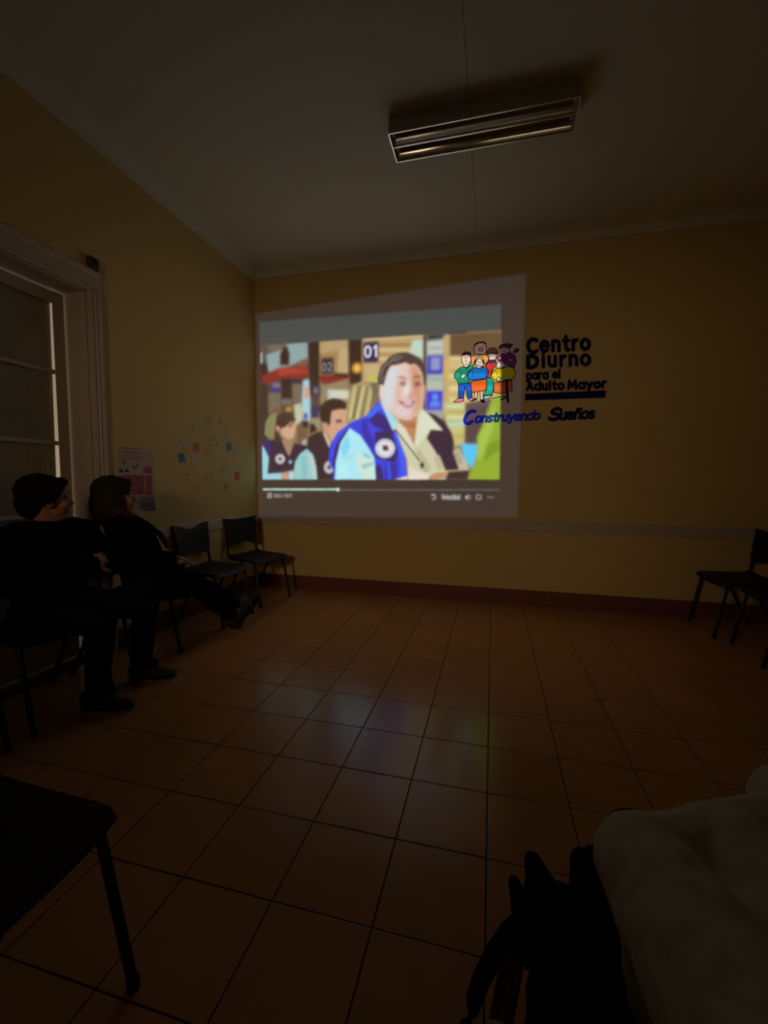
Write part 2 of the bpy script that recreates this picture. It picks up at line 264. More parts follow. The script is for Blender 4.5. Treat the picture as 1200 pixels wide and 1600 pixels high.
# ------------------------------------------------------------------ projector lamp: the frame is rastered into the light, and falls on whatever is there
WALL = (0.60, 0.475, 0.20)
PRJ = Vector((-1.148, -1.05, 1.75)); FILL_POWER = 88
def make_projector_light():
    X0, X1, Z0, Z1, NX, NZ = -2.62, 0.34, 0.74, 3.26, 1184, 1008
    img = np.zeros((NZ, NX, 3), np.float32); clip = None
    def blur(im, sg):
        n = int(math.ceil(3 * sg)); k = np.exp(-0.5 * (np.arange(-n, n + 1) / sg) ** 2); k /= k.sum()
        for ax in (0, 1):
            pad = np.pad(im, [(n, n) if i == ax else (0, 0) for i in range(3)], mode='edge')
            im = sum(np.float32(k[i]) * pad[tuple(slice(i, i + im.shape[ax]) if j == ax else slice(None) for j in range(3))] for i in range(2 * n + 1))
        return im
    amb = np.array((0.044, 0.027, 0.011), np.float32)
    for pts, c, part, sub, soft in V:
        q = np.array([(on_back(*p).x, on_back(*p).z) for p in pts])
        q = (q - (X0, Z0)) / ((X1 - X0) / NX, (Z1 - Z0) / NZ)
        e = int(3 * soft); a, b = max(0, int(q[:, 1].min()) - e), min(NZ, int(q[:, 1].max()) + 2 + e); l, r = max(0, int(q[:, 0].min()) - e), min(NX, int(q[:, 0].max()) + 2 + e)
        if a >= b or l >= r: continue
        gx, gy = np.meshgrid(np.arange(l, r) + .5, np.arange(a, b) + .5)
        ins = np.zeros(gx.shape, bool)
        for (x0, y0), (x1, y1) in zip(q, np.roll(q, -1, 0)):
            if y0 == y1: continue
            ins ^= ((y0 > gy) != (y1 > gy)) & (gx < (x1 - x0) * (gy - y0) / (y1 - y0) + x0)
        val = (np.maximum(np.array(lin(c)) - amb, 0) / np.array(WALL)).astype(np.float32)
        if soft:
            mk = blur(ins.astype(np.float32)[:, :, None], soft)
            if clip is not None: mk = mk * clip[a:b, l:r]
            img[a:b, l:r] = img[a:b, l:r] * (1 - mk) + val * mk
        else: img[a:b, l:r][ins] = val
        if pts is VIDEO: clip = np.zeros((NZ, NX, 1), np.float32); clip[a:b, l:r, 0] = ins
    img = blur(img, 1.8)
    D = YB - PRJ.y
    xs = X0 + (np.arange(NX) + .5) * (X1 - X0) / NX - PRJ.x; zs = Z0 + (np.arange(NZ) + .5) * (Z1 - Z0) / NZ - PRJ.z
    img *= (((xs[None, :] ** 2 + zs[:, None] ** 2 + D * D) ** 1.5) / D ** 3)[:, :, None]
    im = bpy.data.images.new('film_frame', NX, NZ, float_buffer=True); im.colorspace_settings.name = 'Non-Color'
    im.pixels.foreach_set(np.concatenate([img, np.ones((NZ, NX, 1), np.float32)], 2).astype(np.float32).ravel()); im.update(); im.pack()
    L = bpy.data.lights.new('projector_lamp', 'SPOT'); L.energy = 4 * PI * PI * D * D; L.shadow_soft_size = 0.012; L.spot_size = math.radians(75); L.spot_blend = 0
    L.use_nodes = True; nt = L.node_tree; N, K = nt.nodes, nt.links; em = N['Emission']
    tc = N.new('ShaderNodeTexCoord'); sx = N.new('ShaderNodeSeparateXYZ'); K.new(tc.outputs['Normal'], sx.inputs[0])
    def m(op, a, b):
        n = N.new('ShaderNodeMath'); n.operation = op
        for i, q in enumerate((a, b)):
            if isinstance(q, (int, float)): n.inputs[i].default_value = q
            else: K.new(q, n.inputs[i])
        return n.outputs[0]
    az = m('ABSOLUTE', sx.outputs[2], 0)
    u = m('ADD', m('MULTIPLY', m('DIVIDE', sx.outputs[0], az), D / (X1 - X0)), (PRJ.x - X0) / (X1 - X0))
    w = m('ADD', m('MULTIPLY', m('DIVIDE', sx.outputs[1], az), D / (Z1 - Z0)), (PRJ.z - Z0) / (Z1 - Z0))
    cb = N.new('ShaderNodeCombineXYZ'); K.new(u, cb.inputs[0]); K.new(w, cb.inputs[1])
    t = N.new('ShaderNodeTexImage'); t.image = im; t.extension = 'CLIP'; t.interpolation = 'Linear'; K.new(cb.outputs[0], t.inputs[0])
    K.new(t.outputs[0], em.inputs[0]); em.inputs[1].default_value = 1.0
    o = bpy.data.objects.new('projector_lamp', L); COL.objects.link(o); o.location = PRJ; o.rotation_euler = (PI / 2, 0, 0)
make_projector_light()
# warm fill added to brighten the wall around the frame, widest to the right
HL = bpy.data.lights.new('added_wall_fill', 'SPOT'); HL.energy = FILL_POWER; HL.color = (1.0, 0.66, 0.40); HL.spot_size = math.radians(100); HL.spot_blend = 0.3; HL.shadow_soft_size = 0.25
HL.use_nodes = True; nt = HL.node_tree; N, K = nt.nodes, nt.links
tc = N.new('ShaderNodeTexCoord'); sx = N.new('ShaderNodeSeparateXYZ'); K.new(tc.outputs['Normal'], sx.inputs[0])
az = N.new('ShaderNodeMath'); az.operation = 'ABSOLUTE'; K.new(sx.outputs[2], az.inputs[0]); prev = None
for ax, lo, hi in ((0, -.62, -.24), (0, .92, .26), (1, -.62, -.30), (1, .46, .06)):
    d = N.new('ShaderNodeMath'); d.operation = 'DIVIDE'; K.new(sx.outputs[ax], d.inputs[0]); K.new(az.outputs[0], d.inputs[1])
    r = N.new('ShaderNodeMapRange'); r.interpolation_type = 'SMOOTHSTEP'; K.new(d.outputs[0], r.inputs[0])
    r.inputs[1].default_value, r.inputs[2].default_value = (lo, hi) if lo < hi else (hi, lo)
    r.inputs[3].default_value, r.inputs[4].default_value = (0, 1) if lo < hi else (1, 0)
    if prev is None: prev = r.outputs[0]
    else:
        m = N.new('ShaderNodeMath'); m.operation = 'MULTIPLY'; K.new(prev, m.inputs[0]); K.new(r.outputs[0], m.inputs[1]); prev = m.outputs[0]
K.new(prev, N['Emission'].inputs[1])
ho = bpy.data.objects.new('added_wall_fill', HL); COL.objects.link(ho); ho.location = PRJ + Vector((0, .02, 0)); ho.rotation_euler = (PI / 2, 0, 0)

# ------------------------------------------------------------------ helpers
MATS = {}
def mat(name, c, rough=0.6, metal=0.0, var=0.0, vscale=6, bump=0.0, bscale=60, spec=0.5, per_object=0.0, coat=0, sheen=0, srgb=True):
    if name in MATS: return MATS[name]
    m = bpy.data.materials.new(name); m.use_nodes = True; nt = m.node_tree; N, K = nt.nodes, nt.links; b = N['Principled BSDF']
    col = (*(lin(c) if srgb else c), 1)
    b.inputs['Base Color'].default_value = col; b.inputs['Roughness'].default_value = rough; b.inputs['Metallic'].default_value = metal
    b.inputs['Specular IOR Level'].default_value = spec; b.inputs['Coat Weight'].default_value = coat; b.inputs['Sheen Weight'].default_value = sheen
    tc = N.new('ShaderNodeTexCoord')
    last = None
    if var or per_object:
        hs = N.new('ShaderNodeHueSaturation'); hs.inputs['Color'].default_value = col; last = hs
        ma = N.new('ShaderNodeMath'); ma.operation = 'MULTIPLY_ADD'; ma.inputs[1].default_value = 2 * var; ma.inputs[2].default_value = 1 - var
        n = N.new('ShaderNodeTexNoise'); n.inputs['Scale'].default_value = vscale; n.inputs['Detail'].default_value = 6
        K.new(tc.outputs['Object'], n.inputs['Vector']); K.new(n.outputs['Fac'], ma.inputs[0])
        if per_object:
            oi = N.new('ShaderNodeObjectInfo'); m2 = N.new('ShaderNodeMath'); m2.operation = 'MULTIPLY_ADD'; m2.inputs[1].default_value = per_object; K.new(oi.outputs['Random'], m2.inputs[0]); K.new(ma.outputs[0], m2.inputs[2]); K.new(m2.outputs[0], hs.inputs['Value'])
        else: K.new(ma.outputs[0], hs.inputs['Value'])
        K.new(hs.outputs[0], b.inputs['Base Color'])
    if bump:
        n = N.new('ShaderNodeTexNoise'); n.inputs['Scale'].default_value = bscale; n.inputs['Detail'].default_value = 5; K.new(tc.outputs['Object'], n.inputs['Vector'])
        bp = N.new('ShaderNodeBump'); bp.inputs['Strength'].default_value = bump; bp.inputs['Distance'].default_value = 0.01; K.new(n.outputs['Fac'], bp.inputs['Height']); K.new(bp.outputs[0], b.inputs['Normal'])
    MATS[name] = m; return m
def emit(name, c, s):
    m = bpy.data.materials.new(name); m.use_nodes = True; b = m.node_tree.nodes['Principled BSDF']
    b.inputs['Base Color'].default_value = (0.3, 0.3, 0.3, 1); b.inputs['Emission Color'].default_value = (*c, 1); b.inputs['Emission Strength'].default_value = s
    return m
def glass(name):
    m = bpy.data.materials.new(name); m.use_nodes = True; b = m.node_tree.nodes['Principled BSDF']
    b.inputs['Base Color'].default_value = (0.95, 0.97, 0.95, 1); b.inputs['Transmission Weight'].default_value = 1; b.inputs['Roughness'].default_value = 0.03; b.inputs['IOR'].default_value = 1.45
    return m

class MB:
    """collects shapes, then links them as ONE mesh object"""
    def __init__(s): s.vs, s.fs, s.sm = [], [], False
    def add(s, vs, fs):
        k = len(s.vs); s.vs += [tuple(p) for p in vs]; s.fs += [tuple(i + k for i in f) for f in fs]; return s
    def box(s, x0, x1, y0, y1, z0, z1):
        return s.add([(x, y, z) for x in (x0, x1) for y in (y0, y1) for z in (z0, z1)], [(0, 1, 3, 2), (4, 6, 7, 5), (0, 4, 5, 1), (2, 3, 7, 6), (0, 2, 6, 4), (1, 5, 7, 3)])
    def bbox(s, x0, x1, y0, y1, z0, z1, b=0.004):
        """box with chamfered edges"""
        bm = bmesh.new(); q = MB().box(x0, x1, y0, y1, z0, z1)
        vv = [bm.verts.new(p) for p in q.vs]
        for f in q.fs: bm.faces.new([vv[i] for i in f])
        bmesh.ops.bevel(bm, geom=bm.edges[:], offset=b, segments=2, profile=.7, affect='EDGES')
        bm.verts.index_update(); s.add([v_.co[:] for v_ in bm.verts], [[v_.index for v_ in f.verts] for f in bm.faces]); bm.free(); return s
    def prism(s, prof, axis, a0, a1):
        """closed 2D profile extruded along an axis; profile holds the other two coordinates in order"""
        n = len(prof)
        def P(p, t): return {'x': (t, p[0], p[1]), 'y': (p[0], t, p[1]), 'z': (p[0], p[1], t)}[axis]
        return s.add([P(p, a0) for p in prof] + [P(p, a1) for p in prof], [tuple(range(n)), tuple(range(2 * n - 1, n - 1, -1))] + [(i, (i + 1) % n, n + (i + 1) % n, n + i) for i in range(n)])
    def tube(s, path, r, n=10, flat=1.0):
        path = [Vector(p) for p in path]; rings = []
        for i, p in enumerate(path):
            t = (path[min(i + 1, len(path) - 1)] - path[max(i - 1, 0)]).normalized()
            a = t.cross(Vector((0, 0, 1))); a = a.normalized() if a.length > 1e-3 else Vector((1, 0, 0)); b = t.cross(a)
            rr = r[i] if isinstance(r, (list, tuple)) else r
            rings.append([p + a * rr * math.cos(2 * PI * k / n) + b * rr * flat * math.sin(2 * PI * k / n) for k in range(n)])
        m = len(rings)
        s.sm = True
        return s.add([q for g in rings for q in g], [(i * n + k, i * n + (k + 1) % n, (i + 1) * n + (k + 1) % n, (i + 1) * n + k) for i in range(m - 1) for k in range(n)] + [tuple(range(n - 1, -1, -1)), tuple(range((m - 1) * n, m * n))])
    def sheet(s, grid, t):
        """thick sheet from a grid of points; t = thickness vector or function"""
        R, C = len(grid), len(grid[0]); g = [Vector(p) for row in grid for p in row]
        nr = []
        for i in range(R):
            for j in range(C):
                a = g[min(i + 1, R - 1) * C + j] - g[max(i - 1, 0) * C + j]; b = g[i * C + min(j + 1, C - 1)] - g[i * C + max(j - 1, 0)]
                nr.append(a.cross(b).normalized())
        f = []
        for i in range(R - 1):
            for j in range(C - 1):
                a = i * C + j; f += [(a, a + 1, a + C + 1, a + C), (R * C + a, R * C + a + C, R * C + a + C + 1, R * C + a + 1)]
        bd = [j for j in range(C)] + [i * C + C - 1 for i in range(1, R)] + [(R - 1) * C + j for j in range(C - 2, -1, -1)] + [i * C for i in range(R - 2, 0, -1)]
        for a, b in zip(bd, bd[1:] + bd[:1]): f.append((b, a, a + R * C, b + R * C))
        s.sm = True
        return s.add(g + [p + q * t for p, q in zip(g, nr)], f)
    def caps(s, p0, r0, p1, r1, n=14, h=5):
        p0, p1 = Vector(p0), Vector(p1); d = p1 - p0; L = d.length
        t = d.normalized() if L > 1e-6 else Vector((0, 0, 1)); a = t.cross(Vector((.3, .1, 1) if abs(t.z) < .9 else (1, 0, 0))).normalized(); b = t.cross(a)
        rings = []
        for i in range(h): th = -PI / 2 + (i + .5) / h * PI / 2; rings.append((p0 + t * r0 * math.sin(th), r0 * math.cos(th)))
        for i in range(h): th = (i + .5) / h * PI / 2; rings.append((p1 + t * r1 * math.sin(th), r1 * math.cos(th)))
        vs = [c + (a * math.cos(2 * PI * k / n) + b * math.sin(2 * PI * k / n)) * r for c, r in rings for k in range(n)]; m = len(rings)
        fs = [(i * n + k, i * n + (k + 1) % n, (i + 1) * n + (k + 1) % n, (i + 1) * n + k) for i in range(m - 1) for k in range(n)]
        fs += [tuple(range(n - 1, -1, -1)), tuple(range((m - 1) * n, m * n))]
        return s.add(vs, fs)
    def ell(s, c, r, M=None, n=18, h=12):
        vs = []; c = Vector(c)
        for i in range(1, h):
            th = -PI / 2 + PI * i / h
            for k in range(n):
                p = Vector((r[0] * math.cos(th) * math.cos(2 * PI * k / n), r[1] * math.cos(th) * math.sin(2 * PI * k / n), r[2] * math.sin(th)))
                vs.append(c + (M @ p if M else p))
        k0 = len(vs); q = Vector((0, 0, r[2])); vs += [c - (M @ q if M else q), c + (M @ q if M else q)]
        fs = [(i * n + k, i * n + (k + 1) % n, (i + 1) * n + (k + 1) % n, (i + 1) * n + k) for i in range(h - 2) for k in range(n)]
        fs += [(k0, (k + 1) % n, k) for k in range(n)] + [(k0 + 1, (h - 2) * n + k, (h - 2) * n + (k + 1) % n) for k in range(n)]
        return s.add(vs, fs)
    def mesh(s, name, m, smooth=None):
        me = bpy.data.meshes.new(name); me.from_pydata([tuple(p) for p in s.vs], [], s.fs)
        bm = bmesh.new(); bm.from_mesh(me); bmesh.ops.recalc_face_normals(bm, faces=bm.faces); bm.to_mesh(me); bm.free()
        if m: me.materials.append(m)
        if s.sm if smooth is None else smooth:
            me.polygons.foreach_set('use_smooth', [True] * len(me.polygons))
            me.set_sharp_from_angle(angle=math.radians(50))
        return me
    def build(s, name, m, parent=None, smooth=None):
        o = bpy.data.objects.new(name, s.mesh(name, m, smooth)); COL.objects.link(o)
        if parent: o.parent = parent
        return o
def tag(o, label=None, cat=None, group=None, kind=None):
    if label: o['label'] = label
    if cat: o['category'] = cat
    if group: o['group'] = group
    if kind: o['kind'] = kind
    return o
def thing(name, label, cat, loc=(0, 0, 0), rz=0, group=None):
    o = bpy.data.objects.new(name, None); COL.objects.link(o); o.location = loc; o.rotation_euler = (0, 0, rz); o.empty_display_size = .1
    return tag(o, label, cat, group)
def copy_tree(o, parent=None):
    c = o.copy(); COL.objects.link(c)
    if parent: c.parent = parent
    for ch in list(o.children): copy_tree(ch, c)
    return c
def structure(o): o['kind'] = 'structure'; return o
def flat(name, polys, y, m, parent=None, where=on_back, thick=0.0):
    """flat paint or paper on a wall, from outlines measured in the photograph, at the wall's true place"""
    me = MB()
    for pts in polys:
        q = [where(*p) for p in pts]
        if where is on_back: q = [(p.x, y, p.z) for p in q]
        else: q = [(y, p.y, p.z) for p in q]
        me.add(q, [tuple(range(len(q)))])
    return me.build(name, m, parent, smooth=False)

def wall_mat(name, c):
    m = mat(name, c, 0.75, 0, 0.05, 1.7, 0.12, 90, 0.25, srgb=False); return m
M_wall = wall_mat('yellow_wall_paint', WALL)
M_ceil = mat('ceiling_paint', (0.64, 0.65, 0.57), 0.8, 0, 0.05, 1.3, 0.08, 40, 0.2, srgb=False)
M_trim = mat('cream_trim_paint', (0.46, 0.41, 0.34), 0.5, 0, 0.05, 4, 0.06, 30, 0.4, srgb=False)
M_base = mat('red_brown_baseboard', (0.16, 0.062, 0.036), 0.5, 0, 0.35, 18, 0.1, 80, 0.4, srgb=False)
M_grout = mat('dark_grout', (0.028, 0.020, 0.014), 0.9, srgb=False)
M_tile = mat('terracotta_tile', (0.42, 0.215, 0.088), 0.20, 0, 0.16, 9, 0.03, 25, 0.27, per_object=0.12, srgb=False)
M_door = mat('door_paint', (0.50, 0.45, 0.37), 0.45, 0, 0.05, 5, 0.05, 30, 0.4, srgb=False)
M_black = mat('black_plastic', (0.008, 0.009, 0.012), 0.5, 0, 0.1, 30, 0.05, 300, .25, srgb=False)
M_blackm = mat('black_metal', (0.008, 0.008, 0.008), 0.45, 0.0, spec=.3, srgb=False)

# ------------------------------------------------------------------ floor
fl = structure(MB().box(XL - .3, XR + .1, YR - .1, YB + .1, -0.10, -0.004).build('floor', M_grout))
tm = MB().bbox(-.1478, .1478, -.1478, .1478, -.012, 0, .0016).mesh('tile', M_tile, False)
i0 = int(math.floor((XL - TX0) / TILE)); i1 = int(math.ceil((XR - TX0) / TILE)); j1 = int(math.ceil((YB - TY0) / TILE)); j0 = int(math.floor((YR - TY0) / TILE))
rest = MB(); nt = 0
for j in range(j0, j1):
    for i in range(i0, i1):
        cx, cyy = TX0 + (i + .5) * TILE, TY0 + (j + .5) * TILE
        x0, x1, y0, y1 = max(cx - .1478, XL), min(cx + .1478, XR), max(cyy - .1478, YR), min(cyy + .1478, YB)
        if x1 - x0 < .01 or y1 - y0 < .01: continue
        d = Vector((cx, cyy, 0)) - CAM; z = d.dot(FWD); 
        seen = z > .2 and abs(d.dot(RT) / z) < 1.1 and abs(d.dot(UP) / z) < 1.55
        if seen:
            whole = x1 - x0 > .295 and y1 - y0 > .295
            if whole:
                o = bpy.data.objects.new('tile', tm); COL.objects.link(o); o.location = (cx, cyy, random.uniform(-.0006, 0))
                o.rotation_euler = (random.gauss(0, .0016), random.gauss(0, .0016), 0)
            else: o = MB().box(x0, x1, y0, y1, -.012, 0).build('tile', M_tile)
            o.parent = fl; nt += 1
        else: rest.box(x0, x1, y0, y1, -.012, 0)
r_ = rest.build('tiles_outside_view', M_tile, fl); r_['kind'] = 'stuff'; r_.name = 'tile_field'

# ------------------------------------------------------------------ walls, ceiling, trim
TH = .25
structure(MB().box(XL - TH, XR + TH, YB, YB + TH, -.1, ZC + .1).build('wall_back', M_wall))
structure(MB().box(XR, XR + TH, YR - TH, YB, -.1, ZC + .1).build('wall_right', M_wall))
WX0, WX1, WZ0, WZ1 = -.3, 1.1, 1.95, 2.2       # window in the wall behind the camera
structure(MB().box(XL - TH, WX0, YR - TH, YR, -.1, ZC + .1).box(WX1, XR, YR - TH, YR, -.1, ZC + .1).box(WX0, WX1, YR - TH, YR, -.1, WZ0).box(WX0, WX1, YR - TH, YR, WZ1, ZC + .1).build('wall_rear', M_wall))
DY0, DY1, DZ = 1.17, 2.306, 2.42               # door opening in the left wall
structure(MB().box(XL - TH, XL, YR, DY0, -.1, ZC + .1).box(XL - TH, XL, DY1, YB, -.1, ZC + .1).box(XL - TH, XL, DY0, DY1, DZ, ZC + .1).build('wall_left', M_wall))
SEAM = -.19
ce = structure(MB().box(XL - TH, XR + TH, YR - TH, YB + TH, ZC + .03, ZC + .12).build('ceiling', M_ceil))
MB().box(XL, SEAM - .0012, YR, YB, ZC, ZC + .028).build('ceiling_panel', M_ceil, ce)
MB().box(SEAM + .0012, XR, YR, YB, ZC, ZC + .028).build('ceiling_panel', M_ceil, ce)
cove = [(0, 0), (.012, 0), (.016, .014)] + [(.016 + .075 * (1 - math.cos(a)), .016 + .06 * math.sin(a)) for a in [PI / 2 * k / 6 for k in range(7)]] + [(.10, ZC - ZCROWN), (0, ZC - ZCROWN)]
structure(MB().prism([(YB - a, ZCROWN + b) for a, b in cove], 'x', XL, XR).build('trim_1', M_ceil))
structure(MB().prism([(XL + a, ZCROWN - .02 + b * 1.24) for a, b in cove], 'y', YR, YB).build('trim_2', M_ceil))
structure(MB().prism([(XR - a, ZCROWN + b) for a, b in cove], 'y', YR, YB).build('trim_3', M_ceil))
rail = [(0, 0), (.010, 0), (.013, .008), (.013, .085), (.010, .094), (0, .098)]
ZR = .7461 * S
structure(MB().prism([(YB - a, ZR + b) for a, b in rail], 'x', XL + .013, XR).build('trim_4', M_trim))
structure(MB().prism([(XL + a, ZR + .005 + b) for a, b in rail], 'y', 2.40 + .06, YB).build('trim_5', M_trim))
structure(MB().prism([(XR - a, ZR + b) for a, b in rail], 'y', YR, YB - .013).build('trim_6', M_trim))
ZBS = .1544 * S
bp_ = [(0, 0), (.014, 0), (.014, ZBS - .006), (.009, ZBS), (0, ZBS)]
structure(MB().prism([(YB - a, b) for a, b in bp_], 'x', XL, XR).build('baseboard_back', M_base))
structure(MB().prism([(XL + a, b) for a, b in bp_], 'y', 2.45, YB - .014).build('baseboard_left', M_base))
structure(MB().prism([(XR - a, b) for a, b in bp_], 'y', YR, YB - .014).build('baseboard_right', M_base))

# ------------------------------------------------------------------ door in the left wall
dr = bpy.data.objects.new('door_1', None); COL.objects.link(dr); dr['kind'] = 'structure'
def arch_prof(w): return [(0, 0), (.018, 0), (.022, .01), (.022, .022), (.016, .028), (.016, w * .45), (.022, w * .5), (.022, w * .62), (.017, w * .68), (.026, w * .8), (.03, w * .92), (.026, w), (0, w)]
AW = .088
MB().prism([(XL + a, DY1 + b) for a, b in arch_prof(AW)], 'z', 0, DZ + .02).build('architrave', M_trim, dr)
MB().prism([(XL + a, DZ + b) for a, b in arch_prof(.14)], 'y', DY0 - AW, DY1 + AW).build('architrave', M_trim, dr)
MB().prism([(XL + a, DY0 - b) for a, b in arch_prof(AW)], 'z', 0, DZ + .02).build('architrave', M_trim, dr)
MB().box(XL - TH, XL, DY1 - .012, DY1, 0, DZ).build('jamb', M_trim, dr)
MB().box(XL - TH, XL, DY0, DY0 + .012, 0, DZ).build('jamb', M_trim, dr)
MB().box(XL - TH, XL, DY0, DY1, DZ - .012, DZ).build('head_jamb', M_trim, dr)
XD = -2.724                                     # face of the door leaf
LY1, LY0, LZ1 = DY1 - .024, DY0 + .014, DZ - .026
SW = .070
MB().bbox(XD - .010, XD, LY1 - SW, LY1, .01, LZ1, .002).build('stile', M_door, dr)
MB().bbox(XD - .03, XD, LY0, LY0 + SW, .01, LZ1, .003).build('stile', M_door, dr)
MB().bbox(XD - .039, XD - .001, LY0 + SW, LY1 - SW, LZ1 - .075, LZ1 - .001, .003).build('top_rail', M_door, dr)
MB().bbox(XD - .039, XD - .001, LY0 + SW, LY1 - SW, .01, .80, .003).build('bottom_panel', M_door, dr)
MU = [1.891, 1.439, .98]
for z in MU: MB().bbox(XD - .036, XD - .002, LY0 + SW, LY1 - SW, z - .013, z + .013, .003).build('muntin', M_door, dr)
M_glass = glass('door_glass')
M_blind = mat('grey_door_cover', (0.75, 0.70, 0.60), 0.7, 0, .08, 3, srgb=False)
edges = [LZ1 - .075] + [q for z in MU for q in (z + .013, z - .013)] + [.80]
for a, b in zip(edges[::2], edges[1::2]): MB().box(XD - .024, XD - .019, LY0 + SW, LY1 - SW, b, a).build('pane', M_glass, dr)
MB().add([(XD - .034, y, z) for y, z in ((LY0 + .02, .75), (LY1 - SW - .020, .75), (LY1 - SW - .008, 1.5), (LY1 - SW + .002, LZ1 - .05), (LY0 + .02, LZ1 - .05))] + [(XD - .030, y, z) for y, z in ((LY0 + .02, .75), (LY1 - SW - .020, .75), (LY1 - SW - .008, 1.5), (LY1 - SW + .002, LZ1 - .05), (LY0 + .02, LZ1 - .05))],
         [(0, 1, 2, 3, 4), (9, 8, 7, 6, 5)] + [(i, (i + 1) % 5, 5 + (i + 1) % 5, 5 + i) for i in range(5)]).build('door_cover', M_blind, dr)
MB().add([(XD - .028, y, z) for y, z in ((2.03, 1.40), (2.10, 1.40), (2.12, .85), (2.06, .85))] + [(XD - .026, y, z) for y, z in ((2.03, 1.40), (2.10, 1.40), (2.12, .85), (2.06, .85))], [(0, 1, 2, 3), (7, 6, 5, 4), (0, 4, 5, 1), (1, 5, 6, 2), (2, 6, 7, 3), (3, 7, 4, 0)]).build('cloth_strip', mat('yellow_cloth', (0.75, 0.66, 0.34), .8, srgb=False), dr)

# window behind the camera, curtained, faint light
w1 = bpy.data.objects.new('window_1', None); COL.objects.link(w1); w1['kind'] = 'structure'
fr_ = MB()
for x in (WX0, WX1 - .06): fr_.box(x, x + .06, YR - .10, YR - .04, WZ0, WZ1)
for z in (WZ0, WZ1 - .06): fr_.box(WX0, WX1, YR - .10, YR - .04, z, z + .06)
for k in (1, 2, 3): x = WX0 + (WX1 - WX0) * k / 4; fr_.box(x - .02, x + .02, YR - .10, YR - .04, WZ0, WZ1)
fr_.build('window_frame', M_trim, w1)
MB().box(WX0, WX1, YR - .14, YR - .13, WZ0, WZ1).build('lit_curtain', emit('curtain_glow', (1.0, .72, .42), 1.8), w1)

# ------------------------------------------------------------------ projected picture: the patch of painted wall it falls on, divided as the film frame is
pic = thing('projected_picture', 'bright projected film frame of a smiling woman in a blue vest on the yellow wall', 'projection', (0, YB, 0))
def plate(name, pts, depth, parent):
    q = [on_back(*p) for p in pts]
    o = MB().add([(p.x, -depth, p.z) for p in q], [tuple(range(len(q)))]).build(name, M_wall, parent, False); return o
plate('light_field', RASTER, .0004, pic)
plate('video_frame', VIDEO, .0008, pic)
dep = .0010; owners = {}
PL = {'pictured_woman_in_blue_vest': 'smiling woman in a blue vest and white shirt in the film', 'pictured_man': 'dark-haired man in a dark vest in the film', 'pictured_woman_in_dark_vest': 'woman with tied dark hair in a dark vest in the film', 'lime_sleeve': 'lime green sleeve at the edge of the film', 'pictured_blonde_head': 'back of a blonde head in the film'}
for pts, c, part, sub, soft in V:
    if not part: continue
    dep += .00005
    par = pic
    if sub and part in owners: par = owners[part]
    name = sub if (sub and part in owners) else part
    o = plate(name, pts, dep, par)
    if par is not pic: o.location = (0, 0, 0)
    if part not in owners and part.startswith('pictured'): owners[part] = o
    if part in PL and par is pic: o['label'] = PL[part]

# ------------------------------------------------------------------ painted mural on the back wall
mural = thing('mural_figures', 'painted cartoon group of six elderly people, half lit by the projected film', 'mural', (0, YB, 0))
def paint(c): return mat('paint_%d_%d_%d' % c, c, .7, 0, .08, 30, spec=.1)
INK = (16, 14, 18); SKIN = (226, 202, 182)
def figure(base, pieces, lines):
    q = [on_back(*p) for p in fr('M', base[1])]
    o = MB().add([(p.x, -.0046, p.z) for p in q], [tuple(range(len(q)))]).build('painted_person', paint(base[0]), mural, False)
    o['label'] = base[2]
    d = .0050
    for nm, c, pts in pieces:
        d += .0001; q = [on_back(*p) for p in fr('M', pts)]
        MB().add([(p.x, -d, p.z) for p in q], [tuple(range(len(q)))]).build(nm, paint(c), o, False)
    ol = MB()
    for st, w in lines + [(base[1] + base[1][:1], 12)] + [(pts + pts[:1], 11) for nm, c, pts in pieces]:
        for pl in stroke_polys(fr('M', st), w / 10, 6):
            q = [on_back(*p) for p in pl]; ol.add([(p.x, -.0058 - .000008 * len(ol.fs), p.z) for p in q], [tuple(range(len(q)))])
    ol.build('outline', paint(INK), o, False)['kind'] = 'stuff'
def shift(): 
    for o in mural.children: pass
figure(((236, 152, 74), [(360, 330), (420, 292), (590, 283), (645, 330), (612, 440), (560, 480), (360, 440)], 'painted person in orange at the back'),
       [('face', SKIN, [(400, 210), (420, 150), (480, 113), (555, 108), (596, 150), (602, 220), (588, 282), (500, 296), (420, 288)])],
       [([(410, 150), (440, 118), (500, 100), (560, 98), (590, 120)], 18), (arc(515, 215, 28, 24, 0, 360, 10), 14), ([(470, 170), (485, 160)], 8), ([(545, 160), (560, 170)], 8)])
figure(((132, 42, 92), [(770, 345), (830, 290), (900, 300), (980, 262), (1050, 310), (1066, 400), (1030, 505), (960, 475), (890, 425), (830, 435)], 'painted person in purple with a dark hat'),
       [('hat', (74, 54, 54), [(788, 190), (822, 142), (920, 118), (1012, 138), (985, 168), (960, 195), (870, 168), (815, 200)]), ('face', (206, 176, 156), [(815, 200), (870, 168), (960, 192), (966, 250), (900, 298), (832, 272)]),
        ('guitar_head', (122, 52, 42), [(1015, 255), (1068, 190), (1112, 214), (1085, 250), (1040, 262)]), ('pink_sleeve', (226, 122, 152), [(758, 345), (800, 305), (828, 300), (828, 370), (770, 382)]), ('hand', SKIN, [(950, 360), (985, 350), (992, 395), (960, 408)])],
       [(arc(890, 220, 12, 30, 90, 270, 6), 7), ([(870, 260), (900, 268), (930, 258)], 7)])
